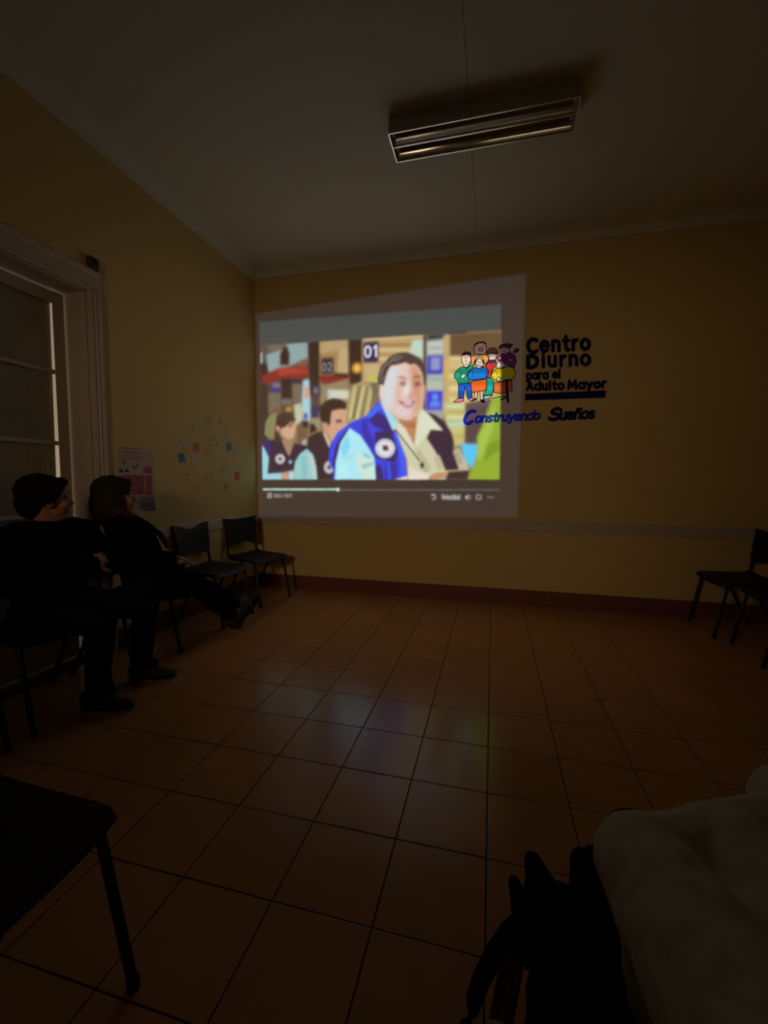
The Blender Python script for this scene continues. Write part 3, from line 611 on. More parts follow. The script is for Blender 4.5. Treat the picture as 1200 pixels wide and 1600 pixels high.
figure(((212, 52, 46), [(580, 455), (610, 410), (680, 420), (750, 402), (758, 460), (695, 525), (662, 655), (618, 655), (625, 560)], 'painted person in red with teal trousers'),
       [('trousers', (22, 162, 142), [(605, 660), (680, 662), (715, 720), (702, 862), (690, 915), (560, 938), (600, 800)]), ('shoe', (190, 214, 200), [(555, 945), (690, 925), (640, 975), (570, 985)]), ('collar', (52, 62, 110), [(620, 388), (750, 378), (742, 410), (640, 424)]),
        ('face', SKIN, [(618, 285), (690, 270), (750, 282), (758, 335), (722, 378), (652, 378), (625, 330)]), ('hair', (132, 92, 72), [(603, 262), (640, 200), (720, 183), (780, 228), (788, 288), (740, 268), (690, 262), (622, 292)])],
       [([(660, 320), (672, 316)], 8), ([(712, 318), (726, 320)], 8), ([(680, 352), (700, 350)], 7), ([(690, 430), (672, 480)], 7)])
figure(((24, 152, 112), [(95, 620), (120, 560), (190, 498), (250, 482), (290, 512), (345, 460), (402, 470), (385, 510), (322, 560), (305, 640), (332, 700), (322, 732), (240, 748), (160, 752), (145, 690), (105, 660)], 'painted man in a green jumper and blue trousers'),
       [('trousers', (22, 84, 184), [(165, 757), (320, 736), (355, 742), (378, 960), (305, 978), (268, 790), (240, 972), (160, 966)]), ('shoe', (232, 112, 152), [(88, 1036), (150, 978), (245, 976), (248, 1015), (170, 1036)]), ('shoe', (232, 112, 152), [(312, 984), (388, 962), (402, 996), (355, 1022)]),
        ('face', SKIN, [(210, 300), (250, 288), (300, 278), (350, 305), (358, 380), (330, 460), (290, 497), (250, 482), (215, 400)]), ('hair', (92, 62, 52), [(225, 300), (240, 265), (290, 248), (348, 262), (362, 302), (350, 312), (300, 284), (250, 302)]), ('hand', SKIN, [(190, 662), (225, 602), (265, 598), (276, 630), (230, 668)])],
       [([(250, 345), (268, 335)], 9), ([(310, 335), (328, 330)], 9), ([(285, 345), (278, 400), (296, 402)], 7), ([(262, 445), (290, 452), (320, 438)], 8), ([(210, 560), (180, 640)], 7)])
figure(((18, 114, 194), [(298, 625), (310, 570), (350, 530), (410, 500), (440, 490), (490, 512), (548, 492), (602, 500), (632, 560), (626, 610), (590, 662), (480, 682), (385, 692), (328, 690)], 'painted woman in a blue jumper and orange skirt'),
       [('leg', SKIN, [(415, 880), (462, 872), (455, 985), (420, 988)]), ('leg', SKIN, [(500, 868), (546, 862), (550, 1002), (505, 1004)]), ('skirt', (228, 98, 32), [(362, 712), (480, 692), (596, 676), (606, 780), (600, 852), (480, 872), (375, 886), (358, 800)]),
        ('face', (232, 212, 192), [(415, 420), (440, 372), (490, 352), (545, 382), (562, 430), (540, 482), (490, 508), (440, 486)]), ('hair', (202, 186, 132), [(405, 430), (428, 350), (482, 318), (545, 348), (572, 425), (552, 440), (530, 375), (485, 352), (440, 385), (424, 440)]), ('hand', SKIN, [(330, 700), (376, 686), (370, 720), (342, 727)]),
        ('shoe', (20, 18, 20), [(360, 1020), (430, 975), (456, 985), (400, 1012)]), ('shoe', (20, 18, 20), [(505, 1002), (556, 990), (578, 1035), (532, 1042)])],
       [(arc(462, 415, 24, 20, 0, 360, 10), 7), (arc(520, 412, 24, 20, 0, 360, 10), 7), ([(460, 462), (490, 474), (520, 462)], 8), ([(385, 560), (380, 640)], 7), ([(590, 560), (596, 640)], 7)])
figure(((216, 196, 24), [(675, 622), (700, 560), (770, 510), (880, 488), (1000, 480), (1052, 570), (1042, 642), (980, 682), (900, 692), (800, 722), (730, 692)], 'painted seated person in yellow with a cane'),
       [('skirt', (212, 104, 42), [(715, 732), (800, 726), (990, 692), (1002, 850), (960, 872), (820, 902), (715, 886)]), ('face', (224, 212, 196), [(755, 452), (790, 400), (872, 408), (902, 460), (872, 502), (800, 512), (760, 492)]), ('hand', SKIN, [(755, 682), (790, 640), (826, 650), (812, 700), (770, 706)])],
       [([(916, 690), (922, 860), (936, 1035)], 36), ([(690, 975), (800, 955), (920, 925)], 12), ([(830, 1000), (860, 975), (930, 955)], 26), ([(820, 470), (840, 474)], 7), ([(760, 560), (775, 620)], 7)])

lett = thing('mural_lettering', 'dark blue painted lettering Centro Diurno on the yellow wall right of the mural figures', 'lettering', (0, YB, 0))
M_navy = mat('navy_paint', (0.008, 0.010, 0.10), .7, 0, .1, 20, spec=.05, srgb=False); M_blue = mat('blue_paint', (0.022, 0.045, 0.55), .7, 0, .1, 20, spec=.05, srgb=False)
def letters(f, s, p0, p1, h, w, m, shear=0, gap=.16):
    for c, sts in text_strokes(s, p0, p1, h, shear, gap):
        b = MB()
        for st in sts:
            for pl in stroke_polys(fr(f, st), w / FR[f][2], 10):
                q = [on_back(*p) for p in pl]; b.add([(p.x, -.0070 - .00002 * len(b.fs), p.z) for p in q], [tuple(range(len(q)))])
        b.build('letter', m, lett, False)
letters('T', 'C', (112, 252), (245, 246), 168, 50, M_navy, 0, 0)
letters('T', 'entro', (275, 235), (890, 205), 148 / .82, 46, M_navy, 0, .24)
letters('T', 'D', (112, 436), (240, 430), 140, 52, M_navy, 0, 0)
letters('T', 'iurno', (298, 425), (892, 398), 178, 45, M_navy, 0, .26)
letters('T', 'para el', (106, 585), (522, 562), 100, 31, M_navy, 0, .2)
letters('T', 'Adulto', (106, 718), (566, 704), 100, 34, M_navy, 0, .2)
letters('T', 'Mayor', (622, 702), (1094, 680), 98, 37, M_navy, 0, .2)
q = [on_back(*p) for p in fr('T', [(84, 764), (1092, 720), (1086, 812), (80, 846)])]
MB().add([(p.x, -.0066, p.z) for p in q], [(0, 1, 2, 3)]).build('underline_bar', M_navy, lett, False)
letters('E', 'C', (172, 776), (238, 760), 78, 21, M_blue, .25, 0)
letters('E', 'onstruyendo', (246, 760), (650, 740), 52, 15, M_blue, .25, .06)
letters('E', 'S', (704, 744), (768, 742), 68, 22, M_navy, .3, 0)
letters('E', 'ueños', (776, 742), (990, 732), 62, 18, M_navy, .2, .08)

# ------------------------------------------------------------------ ceiling light
ZF = 3.354; FX0, FX1, FY0, FY1 = -.676, .428, 2.748, 2.992
lf = thing('fluorescent_ceiling_light', 'unlit box ceiling light with two mirrored troughs over the middle of the room', 'ceiling light', ((FX0 + FX1) / 2, (FY0 + FY1) / 2, ZC))
hx, hy, hz = (FX1 - FX0) / 2, (FY1 - FY0) / 2, ZC - ZF
M_lb = mat('light_housing', (0.40, 0.37, 0.33), .5, srgb=False); M_mir = mat('mirror_reflector', (.60, .58, .56), .10, 1.0, srgb=False); M_edge = mat('bright_metal_rim', (.8, .8, .78), .25, 1.0, srgb=False)
t_ = .006
MB().box(-hx, hx, -hy, hy, -.012, 0).box(-hx, hx, -hy, -hy + t_, -hz, -.012).box(-hx, hx, hy - t_, hy, -hz, -.012).box(-hx, -hx + t_, -hy + t_, hy - t_, -hz, -.012).box(hx - t_, hx, -hy + t_, hy - t_, -hz, -.012).build('housing', M_lb, lf)
for k in (0, 1):
    c = (-hy + t_ + .002 + (hy - t_ - .002) * (k + .5 if k == 0 else .5 + .5) ) if False else (-hy / 2 if k == 0 else hy / 2)
    w = hy / 2 - .006
    g = [[(x, c + w * s_, -hz + .004 + .062 * (1 - abs(s_) ** 2.4)) for s_ in [-1 + 2 * a / 16 for a in range(17)]] for x in (-hx + t_ + .002, -.12, .25, hx - t_ - .002)]
    MB().sheet(g, .0012).build('reflector_trough', M_mir, lf)
    for x in (-hx + t_ + .012, hx - t_ - .012): MB().bbox(x - .008, x + .008, c - .014, c + .014, -hz + .028, -hz + .064, .003).build('lamp_holder', M_lb, lf)
MB().bbox(-hx + t_, hx - t_, -.005, .005, -hz, -hz + .012, .002).build('centre_ridge', M_edge, lf)
for s_ in (-1, 1): MB().bbox(-hx, hx, s_ * hy - .004, s_ * hy + .004, -hz - .004, -hz + .002, .001).build('rim', M_edge, lf)
for s_ in (-1, 1): MB().bbox(s_ * hx - .004, s_ * hx + .004, -hy, hy, -hz - .004, -hz + .002, .001).build('rim', M_edge, lf)

# ------------------------------------------------------------------ poster, sticky notes, sensor box on the left wall
po = thing('poster', 'white poster with a red block on the yellow wall behind the second seated person', 'poster', (XL, 0, 0))
def lp(pts): a = [(175 + x / 13.33, 690 + y / 13.33) for x, y in pts]; return [on_left(*p) for p in a]
def paper(name, pts, d, c, parent, m=None):
    q = lp(pts); return MB().add([(d, p.y, p.z) for p in q] + [(d + .0006, p.y, p.z) for p in q], [tuple(range(len(q))), tuple(range(2 * len(q) - 1, len(q) - 1, -1))] + [(i, (i + 1) % len(q), len(q) + (i + 1) % len(q), len(q) + i) for i in range(len(q))]).build(name, m or mat('print_%d_%d_%d' % c, c, .6, 0, .12, 40), parent, False)
paper('sheet', [(130, 100), (760, 170), (870, 400), (910, 1450), (270, 1380), (90, 1100)], .001, (176, 158, 146), po)
paper('sheet_top', [(150, 105), (830, 180), (860, 420), (140, 380)], .0016, (176, 158, 146), po)
paper('red_block', [(140, 720), (360, 690), (830, 715), (840, 1110), (140, 1100)], .0018, (150, 60, 68), po)
paper('red_block', [(660, 560), (740, 520), (825, 540), (835, 665), (640, 660)], .0018, (150, 60, 68), po)
paper('drawing', [(140, 590), (200, 550), (230, 620), (220, 650), (140, 640)], .0020, (60, 42, 50), po); paper('drawing', [(270, 560), (330, 580), (350, 640), (260, 640)], .0020, (70, 46, 44), po)
paper('drawing', [(200, 400), (280, 390), (270, 470), (210, 480)], .0020, (120, 90, 84), po); paper('drawing', [(440, 520), (480, 500), (480, 560), (445, 570)], .0020, (70, 46, 40), po); paper('drawing', [(500, 470), (540, 470), (535, 530), (500, 530)], .0020, (70, 46, 40), po)
paper('drawing', [(500, 730), (600, 720), (640, 900), (600, 1080), (520, 1060), (540, 900)], .0022, (150, 40, 52), po); paper('drawing', [(660, 720), (690, 720), (690, 1080), (660, 1080)], .0022, (206, 110, 120), po)
paper('blue_band', [(560, 1150), (860, 1140), (900, 1260), (905, 1440), (560, 1400)], .0018, (124, 116, 128), po)
paper('dark_band', [(640, 1385), (904, 1385), (908, 1440), (650, 1440)], .0021, (84, 76, 92), po)
tl = MB()
def pstrokes(sts, w, d=.0026):
    for st in sts:
        for pl in stroke_polys(st, w, 6): q = lp(pl); tl.add([(d + .000006 * len(tl.fs), p.y, p.z) for p in q], [tuple(range(len(q)))])
for c, sts in text_strokes('oible', (600, 1360), (885, 1372), 110): pstrokes(sts, 26)
for y, a, b in ((125, 190, 560), (215, 230, 600), (285, 220, 640), (345, 200, 600)):
    for k in range(8):
        x = a + (b - a) * k / 8; pstrokes([[(x, y + (x - a) * .09), (x + (b - a) / 8 * random.uniform(.5, .85), y + (x - a) * .09)]], 14)
tl.build('printed_lines', mat('print_ink', (84, 72, 74), .6), po, False)['kind'] = 'stuff'

NOTES = [((346.3, 658), (214, 186, 84), 'yellow', 'yellow sticky note at the top right of the cluster on the wall'),
 ((305, 668.8), (206, 196, 160), 'cream', 'cream sticky note at the top left of the cluster on the wall'),
 ((326, 657), (190, 172, 104), 'straw', 'straw-coloured sticky note in the top row beside the yellow one'),
 ((357, 674.5), (196, 190, 170), 'pale', 'pale sticky note above the right blue note on the wall'),
 ((289.8, 694.6), (196, 190, 206), 'lavender', 'pale lavender sticky note above the left blue note on the wall'),
 ((306.5, 698.5), (204, 92, 112), 'pink', 'pink sticky note near the left of the cluster on the wall'),
 ((332, 687), (206, 196, 82), 'yellow', 'lemon yellow sticky note high in the middle of the cluster'),
 ((343, 691.4), (206, 200, 186), 'white', 'off-white sticky note between the lemon yellow and right blue notes'),
 ((357.5, 698), (44, 128, 186), 'blue', 'blue sticky note at the right of the cluster on the wall'),
 ((368.4, 707), (178, 186, 160), 'pale green', 'pale green sticky note right of the right blue note'),
 ((283.5, 715), (36, 112, 158), 'blue', 'blue sticky note at the far left of the cluster, one corner dark'),
 ((326, 705), (188, 176, 118), 'buff', 'buff sticky note in the middle of the cluster on the wall'),
 ((304, 721.5), (204, 200, 192), 'white', 'white sticky note with a dark mark below the pink one'),
 ((351, 730), (196, 184, 150), 'beige', 'beige sticky note low at the right of the cluster'),
 ((296, 743), (204, 182, 176), 'rose', 'pale rose sticky note low at the left of the cluster'),
 ((322.4, 749), (200, 172, 72), 'mustard', 'mustard sticky note low in the middle of the cluster'),
 ((333, 743.5), (186, 194, 170), 'mint', 'pale mint sticky note beside the mustard one'),
 ((370.3, 743.5), (214, 66, 76), 'red', 'red sticky note at the lower right of the cluster'),
 ((308.4, 761), (206, 184, 80), 'yellow', 'yellow sticky note lowest of the cluster on the wall'),
 ((354, 759), (150, 160, 84), 'green', 'olive green sticky note at the lowest right of the cluster')]
for (u, w_), c, nm, lab in NOTES:
    p = on_left(u, w_); a = random.uniform(-.12, .12); hw = .038
    nt_ = MB(); g = []
    for zz in (hw, hw * .2, -hw): g.append([(.0008 + (0.006 * ((hw - zz) / (2 * hw)) ** 2), y * math.cos(a) - zz * math.sin(a), y * math.sin(a) + zz * math.cos(a)) for y in (-hw, 0, hw)])
    kx = .15 if nm in ('blue', 'red', 'pink') else .5
    c = tuple(round(a_ * (1 - kx) + b_ * kx) for a_, b_ in zip(c, (200, 178, 122)))
    o = nt_.sheet(g, .0003).build('sticky_note', mat('note_%d_%d_%d' % c, c, .7, 0, .05, 30)); o.location = (XL, p.y, p.z)
    tag(o, lab, 'sticky note', 'sticky notes on the left wall')
    wr = MB()
    for k in range(3):
        for pl in stroke_polys([(-.024, .018 - .014 * k), (.024 - random.uniform(0, .02), .019 - .014 * k)], .003, 6): wr.add([(.0042 + .001 * k + .00002 * len(wr.fs), y * math.cos(a) - z * math.sin(a), y * math.sin(a) + z * math.cos(a)) for y, z in pl], [tuple(range(len(pl)))])
    wr.build('handwriting', mat('pen_ink', (110, 98, 90), .6), o, False)['kind'] = 'stuff'
pb = on_left(141, 412)
sb = thing('motion_sensor', 'small dark box on top of the door frame corner', 'sensor', (XL + .002, pb.y + .0, DZ + .14))
MB().bbox(0, .035, -.032, .032, .002, .075, .006).build('casing', mat('dark_sensor', (.05, .038, .022), .5, srgb=False), sb)
MB().ell((.036, 0, .045), (.010, .018, .018)).build('lens', M_black, sb, True)
MB().bbox(.0, .012, .006, .036, .074, .086, .003).build('bracket', M_blackm, sb)

# ------------------------------------------------------------------ chairs: local x forward, origin on the floor under the seat centre
def make_chair(label):
    t = thing('stacking_chair', label, 'chair', group='black stacking chairs')
    W2 = .225
    g = []
    for i in range(13):
        f = i / 12; x = -.185 + .40 * f
        z = .447 + .012 * (1 - f) ** 2 - (.022 * ((f - .84) / .16) ** 2 if f > .84 else 0) + (.016 * ((.12 - f) / .12) ** 2 if f < .12 else 0)
        wf = 1 - .035 * max(0, (f - .92) / .08) ** 2 - .05 * max(0, (.08 - f) / .08) ** 2
        g.append([(x - .008 * y ** 6 * (f > .95), W2 * y * wf, z - .012 * (1 - y * y)) for y in [-1 + 2 * k / 8 for k in range(9)]])
    MB().sheet(g, -.011).build('seat', M_black, t)
    g = []
    for i in range(11):
        f = i / 10; z = .545 + .285 * f
        wd = W2 * (.84 + .17 * f) * (1 - .10 * max(0, (.15 - f) / .15))
        g.append([(-.170 - .048 * f - .022 * (1 - y * y), wd * y, z - .020 * (1 - y * y) * max(0, (f - .7) / .3) + .030 * (1 - y * y) * max(0, (.3 - f) / .3)) for y in [-1 + 2 * k / 8 for k in range(9)]])
    MB().sheet(g, .010).build('backrest', M_black, t)
    for s in (-1, 1):
        y = s * .205
        MB().tube([(.12, y, .428), (.16, y + s * .004, .40), (.232, y + s * .012, .012)], .0125, 10, 1).build('leg', M_blackm, t)
        MB().tube([(.03, y, .428), (-.02, y + s * .004, .40), (-.205, y + s * .012, .012)], .0125, 10).build('leg', M_blackm, t)
        MB().tube([(.13, y, .428), (-.10, y, .428), (-.165, y, .44), (-.188, y * .98, .47), (-.196, y * .94, .56), (-.216, y * .92, .70)], .0115, 10).build('back_post', M_blackm, t)
    for x, z in ((.12, .422), (-.12, .422)): MB().tube([(x, -.205, z), (x, .205, z)], .009, 8).build('cross_bar', M_blackm, t)
    for x in (.2325, -.2055):
        for s in (-1, 1): MB().tube([(x, s * .217, 0), (x, s * .217, .022)], .015, 10).build('foot_cap', M_black, t)
    return t
C0 = make_chair('empty black stacking chair by the left wall, nearer the seated people')
def chair(x, y, rz, label, first=False):
    c = C0 if first else copy_tree(C0)
    c.location = (x, y, 0); c.rotation_euler = (0, 0, rz); c['label'] = label; return c
chair(-2.315, 3.20, 0.0, 'empty black stacking chair by the left wall, beside the person with outstretched legs', True)
chair(-2.285, 3.85, -.20, 'empty black stacking chair in the corner beneath the projected picture')
chair(-2.30, 1.70, 0, 'black stacking chair under the nearer person by the door')
chair(-2.30, 2.26, .08, 'black stacking chair under the person with outstretched legs')
chair(-2.30, 1.16, -.05, 'black stacking chair at the left edge before the door, mostly in darkness')
chair(1.94, 4.02, PI, 'black stacking chair in the right corner nearest the back wall')
chair(2.00, 3.47, PI - .05, 'black stacking chair second from the back wall on the right, cut by the frame')
chair(-1.035, .550, 0, 'black chair in the lower left foreground, only seat and one leg in view')

# ------------------------------------------------------------------ people
def remeshed(name, mb, m, voxel, parent=None, smooth=4, disp=0, dscale=.05):
    me = bpy.data.meshes.new(name + '_raw'); me.from_pydata([tuple(p) for p in mb.vs], [], mb.fs)
    o = bpy.data.objects.new(name + '_raw', me); COL.objects.link(o)
    r = o.modifiers.new('r', 'REMESH'); r.mode = 'VOXEL'; r.voxel_size = voxel; r.use_smooth_shade = True
    sm = o.modifiers.new('s', 'SMOOTH'); sm.factor = .5; sm.iterations = smooth
    if disp:
        tx = bpy.data.textures.new(name, 'CLOUDS'); tx.noise_scale = dscale
        d = o.modifiers.new('d', 'DISPLACE'); d.texture = tx; d.strength = disp; d.mid_level = .5; d.texture_coords = 'GLOBAL'
    dg = bpy.context.evaluated_depsgraph_get(); m2 = bpy.data.meshes.new_from_object(o.evaluated_get(dg)); m2.name = name
    bpy.data.objects.remove(o); bpy.data.meshes.remove(me)
    m2.materials.clear(); m2.materials.append(m); m2.polygons.foreach_set('use_smooth', [True] * len(m2.polygons))
    q = bpy.data.objects.new(name, m2); COL.objects.link(q)
    if parent: q.parent = parent
    return q
M_skin = mat('skin', (0.26, 0.125, 0.08), .55, 0, .06, 20, .05, 150, srgb=False)
def frame_of(yaw, pitch, tilt=0): return Matrix.Rotation(yaw, 3, 'Z') @ Matrix.Rotation(-pitch, 3, 'Y') @ Matrix.Rotation(tilt, 3, 'X')
def hand(mb, wrist, d, n, side, curl=.5, k=1.0):
    """palm and five fingers; d along the hand, n out of the back of the hand, side = thumb side"""
    d, n = Vector(d).normalized(), Vector(n).normalized(); n = (n - d * n.dot(d)).normalized(); s = d.cross(n) * side
    w = Vector(wrist)
    M = Matrix((d, s, n)).transposed()
    mb.ell(w + d * .048 * k, (.052 * k, .040 * k, .017 * k), M)
    for i, (o, L) in enumerate(((.030, .072), (.011, .082), (-.009, .076), (-.028, .060))):
        p = w + d * .085 * k + s * o * k; dd = d + s * o * 2; a = curl * .6
        for j, f in enumerate((.45, .32, .23)):
            v_ = (dd.normalized() * math.cos(a) - n * math.sin(a)); e = p + v_ * L * f * k
            mb.caps(p, (.0095 - .001 * j) * k, e, (.0088 - .001 * j) * k, 10, 4); p = e; a += curl * .8
    p = w + d * .025 * k + s * .032 * k
    for j, (L, t) in enumerate(((.040, .8), (.030, .5), (.024, .25))):
        e = p + (d * (1 - t * .3) + s * t - n * .35 * curl).normalized() * L * k; mb.caps(p, (.0125 - .001 * j) * k, e, (.0115 - .0012 * j) * k, 10, 4); p = e
def head(mb, c, F, neck_base):
    def P(x, y, z): return Vector(c) + F @ Vector((x, y, z))
    mb.ell(P(-.012, 0, .02), (.098, .076, .098), F); mb.ell(P(.035, 0, -.035), (.060, .057, .084), F); mb.ell(P(.055, 0, -.098), (.030, .034, .024), F)
    mb.caps(P(.088, 0, .008), .009, P(.112, 0, -.030), .013); mb.ell(P(.100, .010, -.034), (.012, .010, .008), F); mb.ell(P(.100, -.010, -.034), (.012, .010, .008), F)
    mb.caps(P(.080, .036, .024), .013, P(.080, -.036, .024), .013)
    for s in (-1, 1): mb.ell(P(.060, s * .036, -.034), (.028, .026, .028), F); mb.ell(P(-.008, s * .078, -.012), (.026, .010, .034), F)
    mb.caps(P(.090, .016, -.066), .008, P(.090, -.016, -.066), .008); mb.caps(P(.088, .014, -.078), .009, P(.088, -.014, -.078), .009)
    mb.caps(P(-.025, 0, -.05), .054, neck_base, .060)
    return P
def limb(mb, pts, rs):
    for a, b, r0, r1 in zip(pts[:-1], pts[1:], rs[:-1], rs[1:]): mb.caps(a, r0, b, r1)
def shoe(name, parent, heel, toe, up, m, msole):
    heel, toe = Vector(heel), Vector(toe); d = (toe - heel).normalized(); upv = Vector(up); upv = (upv - d * upv.dot(d)).normalized()
    L = (toe - heel).length; M = Matrix((d, upv.cross(d), upv)).transposed()
    def P(x, y, z): return heel + d * x * L + upv.cross(d) * y + upv * z
    mb = MB()
    mb.caps(P(.14, 0, .05), .043, P(.40, 0, .062), .040); mb.caps(P(.40, 0, .055), .042, P(.62, 0, .045), .042); mb.caps(P(.55, 0, .042), .040, P(.88, 0, .034), .030); mb.ell(P(.20, 0, .085), (.058, .045, .055), M)
    o = remeshed(name, mb, m, .006, parent)
    g = []
    n = 9
    outl = [(0.0, .0), (.04, .030), (.2, .038), (.45, .036), (.7, .047), (.9, .036), (1.0, .0)]
    left = [P(x, y, 0) for x, y in outl]; right = [P(x, -y, 0) for x, y in outl[1:-1]][::-1]; ring = left + right; k = len(ring)
    q = MB().add(ring + [p + upv * .022 for p in ring], [tuple(range(k)), tuple(range(2 * k - 1, k - 1, -1))] + [(i, (i + 1) % k, k + (i + 1) % k, k + i) for i in range(k)])
    q.build('sole', msole, o, False)
    return o
def person(label, head_c, head_F, joints, hair_fn, mats, coat_extra=None, skirt=None, hands=((1, .5), (1, .5)), hand_dirs=None):
    J = {k: Vector(p) for k, p in joints.items()}
    base = J['pelvis'].copy(); base.z = 0
    t = thing('person', label, 'person', (0, 0, 0))
    b = MB()
    P = head(b, head_c, head_F, J['neck'])
    limb(b, [J['neck'], J['chest'], J['waist'], J['pelvis']], [.055, .105, .10, .11])
    for s in 'RL':
        b.caps(J['chest'] + (J['sh' + s] - J['chest']) * .2 + Vector((0, 0, .06)), .07, J['sh' + s], .055)
        limb(b, [J['sh' + s], J['el' + s], J['wr' + s]], [.046, .036, .025])
        limb(b, [J['pelvis'] + (J['hip' + s] - J['pelvis']) * .6, J['hip' + s], J['kn' + s], J['an' + s]], [.09, .078, .052, .036])
        d, n, side, curl = hand_dirs[s]; hand(b, J['wr' + s], d, n, side, curl)
        b.caps(J['an' + s], .036, J['an' + s] + (J['toe' + s] - J['an' + s]) * .5 - Vector((0, 0, .0)), .028)
    body = remeshed('body', b, M_skin, .0055, t, 3)
    for s in (-1, 1):
        MB().ell(P(.0835, s * .031, .003), (.0115, .0125, .010), head_F, 14, 10).build('eye', mat('eye_white', (.22, .19, .17), .3, srgb=False), body, True)
        MB().caps(P(.090, s * .020, .030), .004, P(.084, s * .047, .030), .0035).build('eyebrow', mats['hair'], body, True)
    hb = MB(); hair_fn(hb, P, head_F); remeshed('hair', hb, mats['hair'], .006, body, 2, .018, .02)
    # jacket
    c = MB()
    limb(c, [J['neck'] - Vector((0, 0, .045)), J['chest'], J['waist'], J['pelvis'] + Vector((0, 0, .02))], [.075, .140, .142, .150])
    c.caps(J['shL'] * .72 + J['chest'] * .28, .105, J['shR'] * .72 + J['chest'] * .28, .105)
    c.caps(J['hipL'] * .6 + J['pelvis'] * .4 + Vector((0, 0, .10)), .125, J['hipR'] * .6 + J['pelvis'] * .4 + Vector((0, 0, .10)), .125)
    for s in 'RL':
        c.caps(J['neck'] - Vector((0, 0, .05)), .065, J['sh' + s], .066)
        limb(c, [J['sh' + s], J['el' + s], J['wr' + s] + (J['el' + s] - J['wr' + s]).normalized() * .01], [.068, .058, .043])
    if coat_extra: coat_extra(c, J)
    remeshed('jacket', c, mats['jacket'], .008, t, 5, .012, .06)
    # trousers
    q = MB()
    q.caps(J['hipL'], .115, J['hipR'], .115)
    for s in 'RL':
        fd = (J['an' + s] - J['kn' + s]).normalized()
        limb(q, [J['hip' + s], J['kn' + s], J['an' + s] - fd * mats.get('hem', .02)], [.098, .070, .056])
    remeshed('trousers', q, mats['trousers'], .008, t, 4, .008, .05)
    for s in 'RL':
        fd = (J['an' + s] - J['kn' + s]).normalized(); dirt = (J['toe' + s] - J['heel' + s]).normalized()
        if mats.get('sock'):
            k = MB(); k.caps(J['an' + s] - fd * .10, .042, J['an' + s], .041); k.caps(J['an' + s], .041, J['an' + s] + dirt * .06 , .034); remeshed('sock', k, mats['sock'], .006, t)
        shoe('shoe', t, J['heel' + s], J['toe' + s], -fd, mats['shoe'], mats['sole'])
    return t, J, body, P
def short_hair(hb, P, F):
    hb.ell(P(-.025, 0, .045), (.108, .092, .088), F); hb.ell(P(-.075, 0, -.015), (.055, .082, .085), F); hb.ell(P(.055, 0, .085), (.045, .065, .028), F)
    for s in (-1, 1): hb.ell(P(-.02, s * .076, .025), (.062, .022, .062), F)
def bob_hair(hb, P, F):
    hb.ell(P(-.02, 0, .05), (.108, .096, .084), F); hb.ell(P(-.085, 0, -.05), (.05, .088, .115), F)
    for s in (-1, 1): hb.ell(P(-.035, s * .080, -.03), (.060, .026, .095), F)
    hb.ell(P(.06, 0, .083), (.04, .062, .026), F)
M_blackcloth = mat('black_cloth', (0.004, 0.004, 0.005), .95, 0, .2, 20, .3, 120, .0, srgb=False)
M_jeans = mat('dark_jeans', (0.005, 0.007, 0.012), .95, 0, .2, 30, .3, 200, .0, srgb=False)
M_hair1 = mat('black_hair', (0.006, 0.005, 0.005), .75, 0, .3, 60, .5, 120, .1, srgb=False); M_hair2 = mat('dark_brown_hair', (0.016, 0.012, 0.007), .7, 0, .3, 60, .5, 120, .15, srgb=False)
M_shoe = mat('black_shoe', (0.008, 0.008, 0.009), .6, srgb=False); M_white = mat('pale_sole', (0.35, 0.33, 0.30), .6, srgb=False)

# nearer person by the door: arms folded, head turned to the picture
p1, J1, b1, P1 = person('person in black jacket with short dark hair sitting by the door, arms folded', (-2.285, 1.765, 1.105), frame_of(1.15, .02),
  dict(neck=(-2.30, 1.775, .99), chest=(-2.31, 1.78, .83), waist=(-2.30, 1.76, .63), pelvis=(-2.28, 1.74, .535),
       shR=(-2.30, 1.585, .915), shL=(-2.28, 1.975, .915), elR=(-2.17, 1.55, .70), elL=(-2.17, 2.04, .70), wrR=(-2.065, 1.83, .765), wrL=(-2.20, 1.74, .71),
       hipR=(-2.24, 1.645, .53), hipL=(-2.24, 1.835, .53), knR=(-1.86, 1.68, .50), knL=(-1.88, 1.98, .50), anR=(-1.98, 1.74, .10), anL=(-2.02, 2.08, .10),
       heelR=(-2.03, 1.71, .0), toeR=(-1.80, 1.80, .0), heelL=(-2.08, 2.06, 0), toeL=(-1.84, 2.16, 0)),
  short_hair, dict(hair=M_hair1, jacket=M_blackcloth, trousers=M_jeans, shoe=M_shoe, sole=M_white, sock=M_blackcloth, hem=.05),
  hand_dirs={'R': ((-.25, 1, .12), (.9, .1, .5), 1, .7), 'L': ((-.3, -1, .05), (.9, .1, .4), -1, .7)})

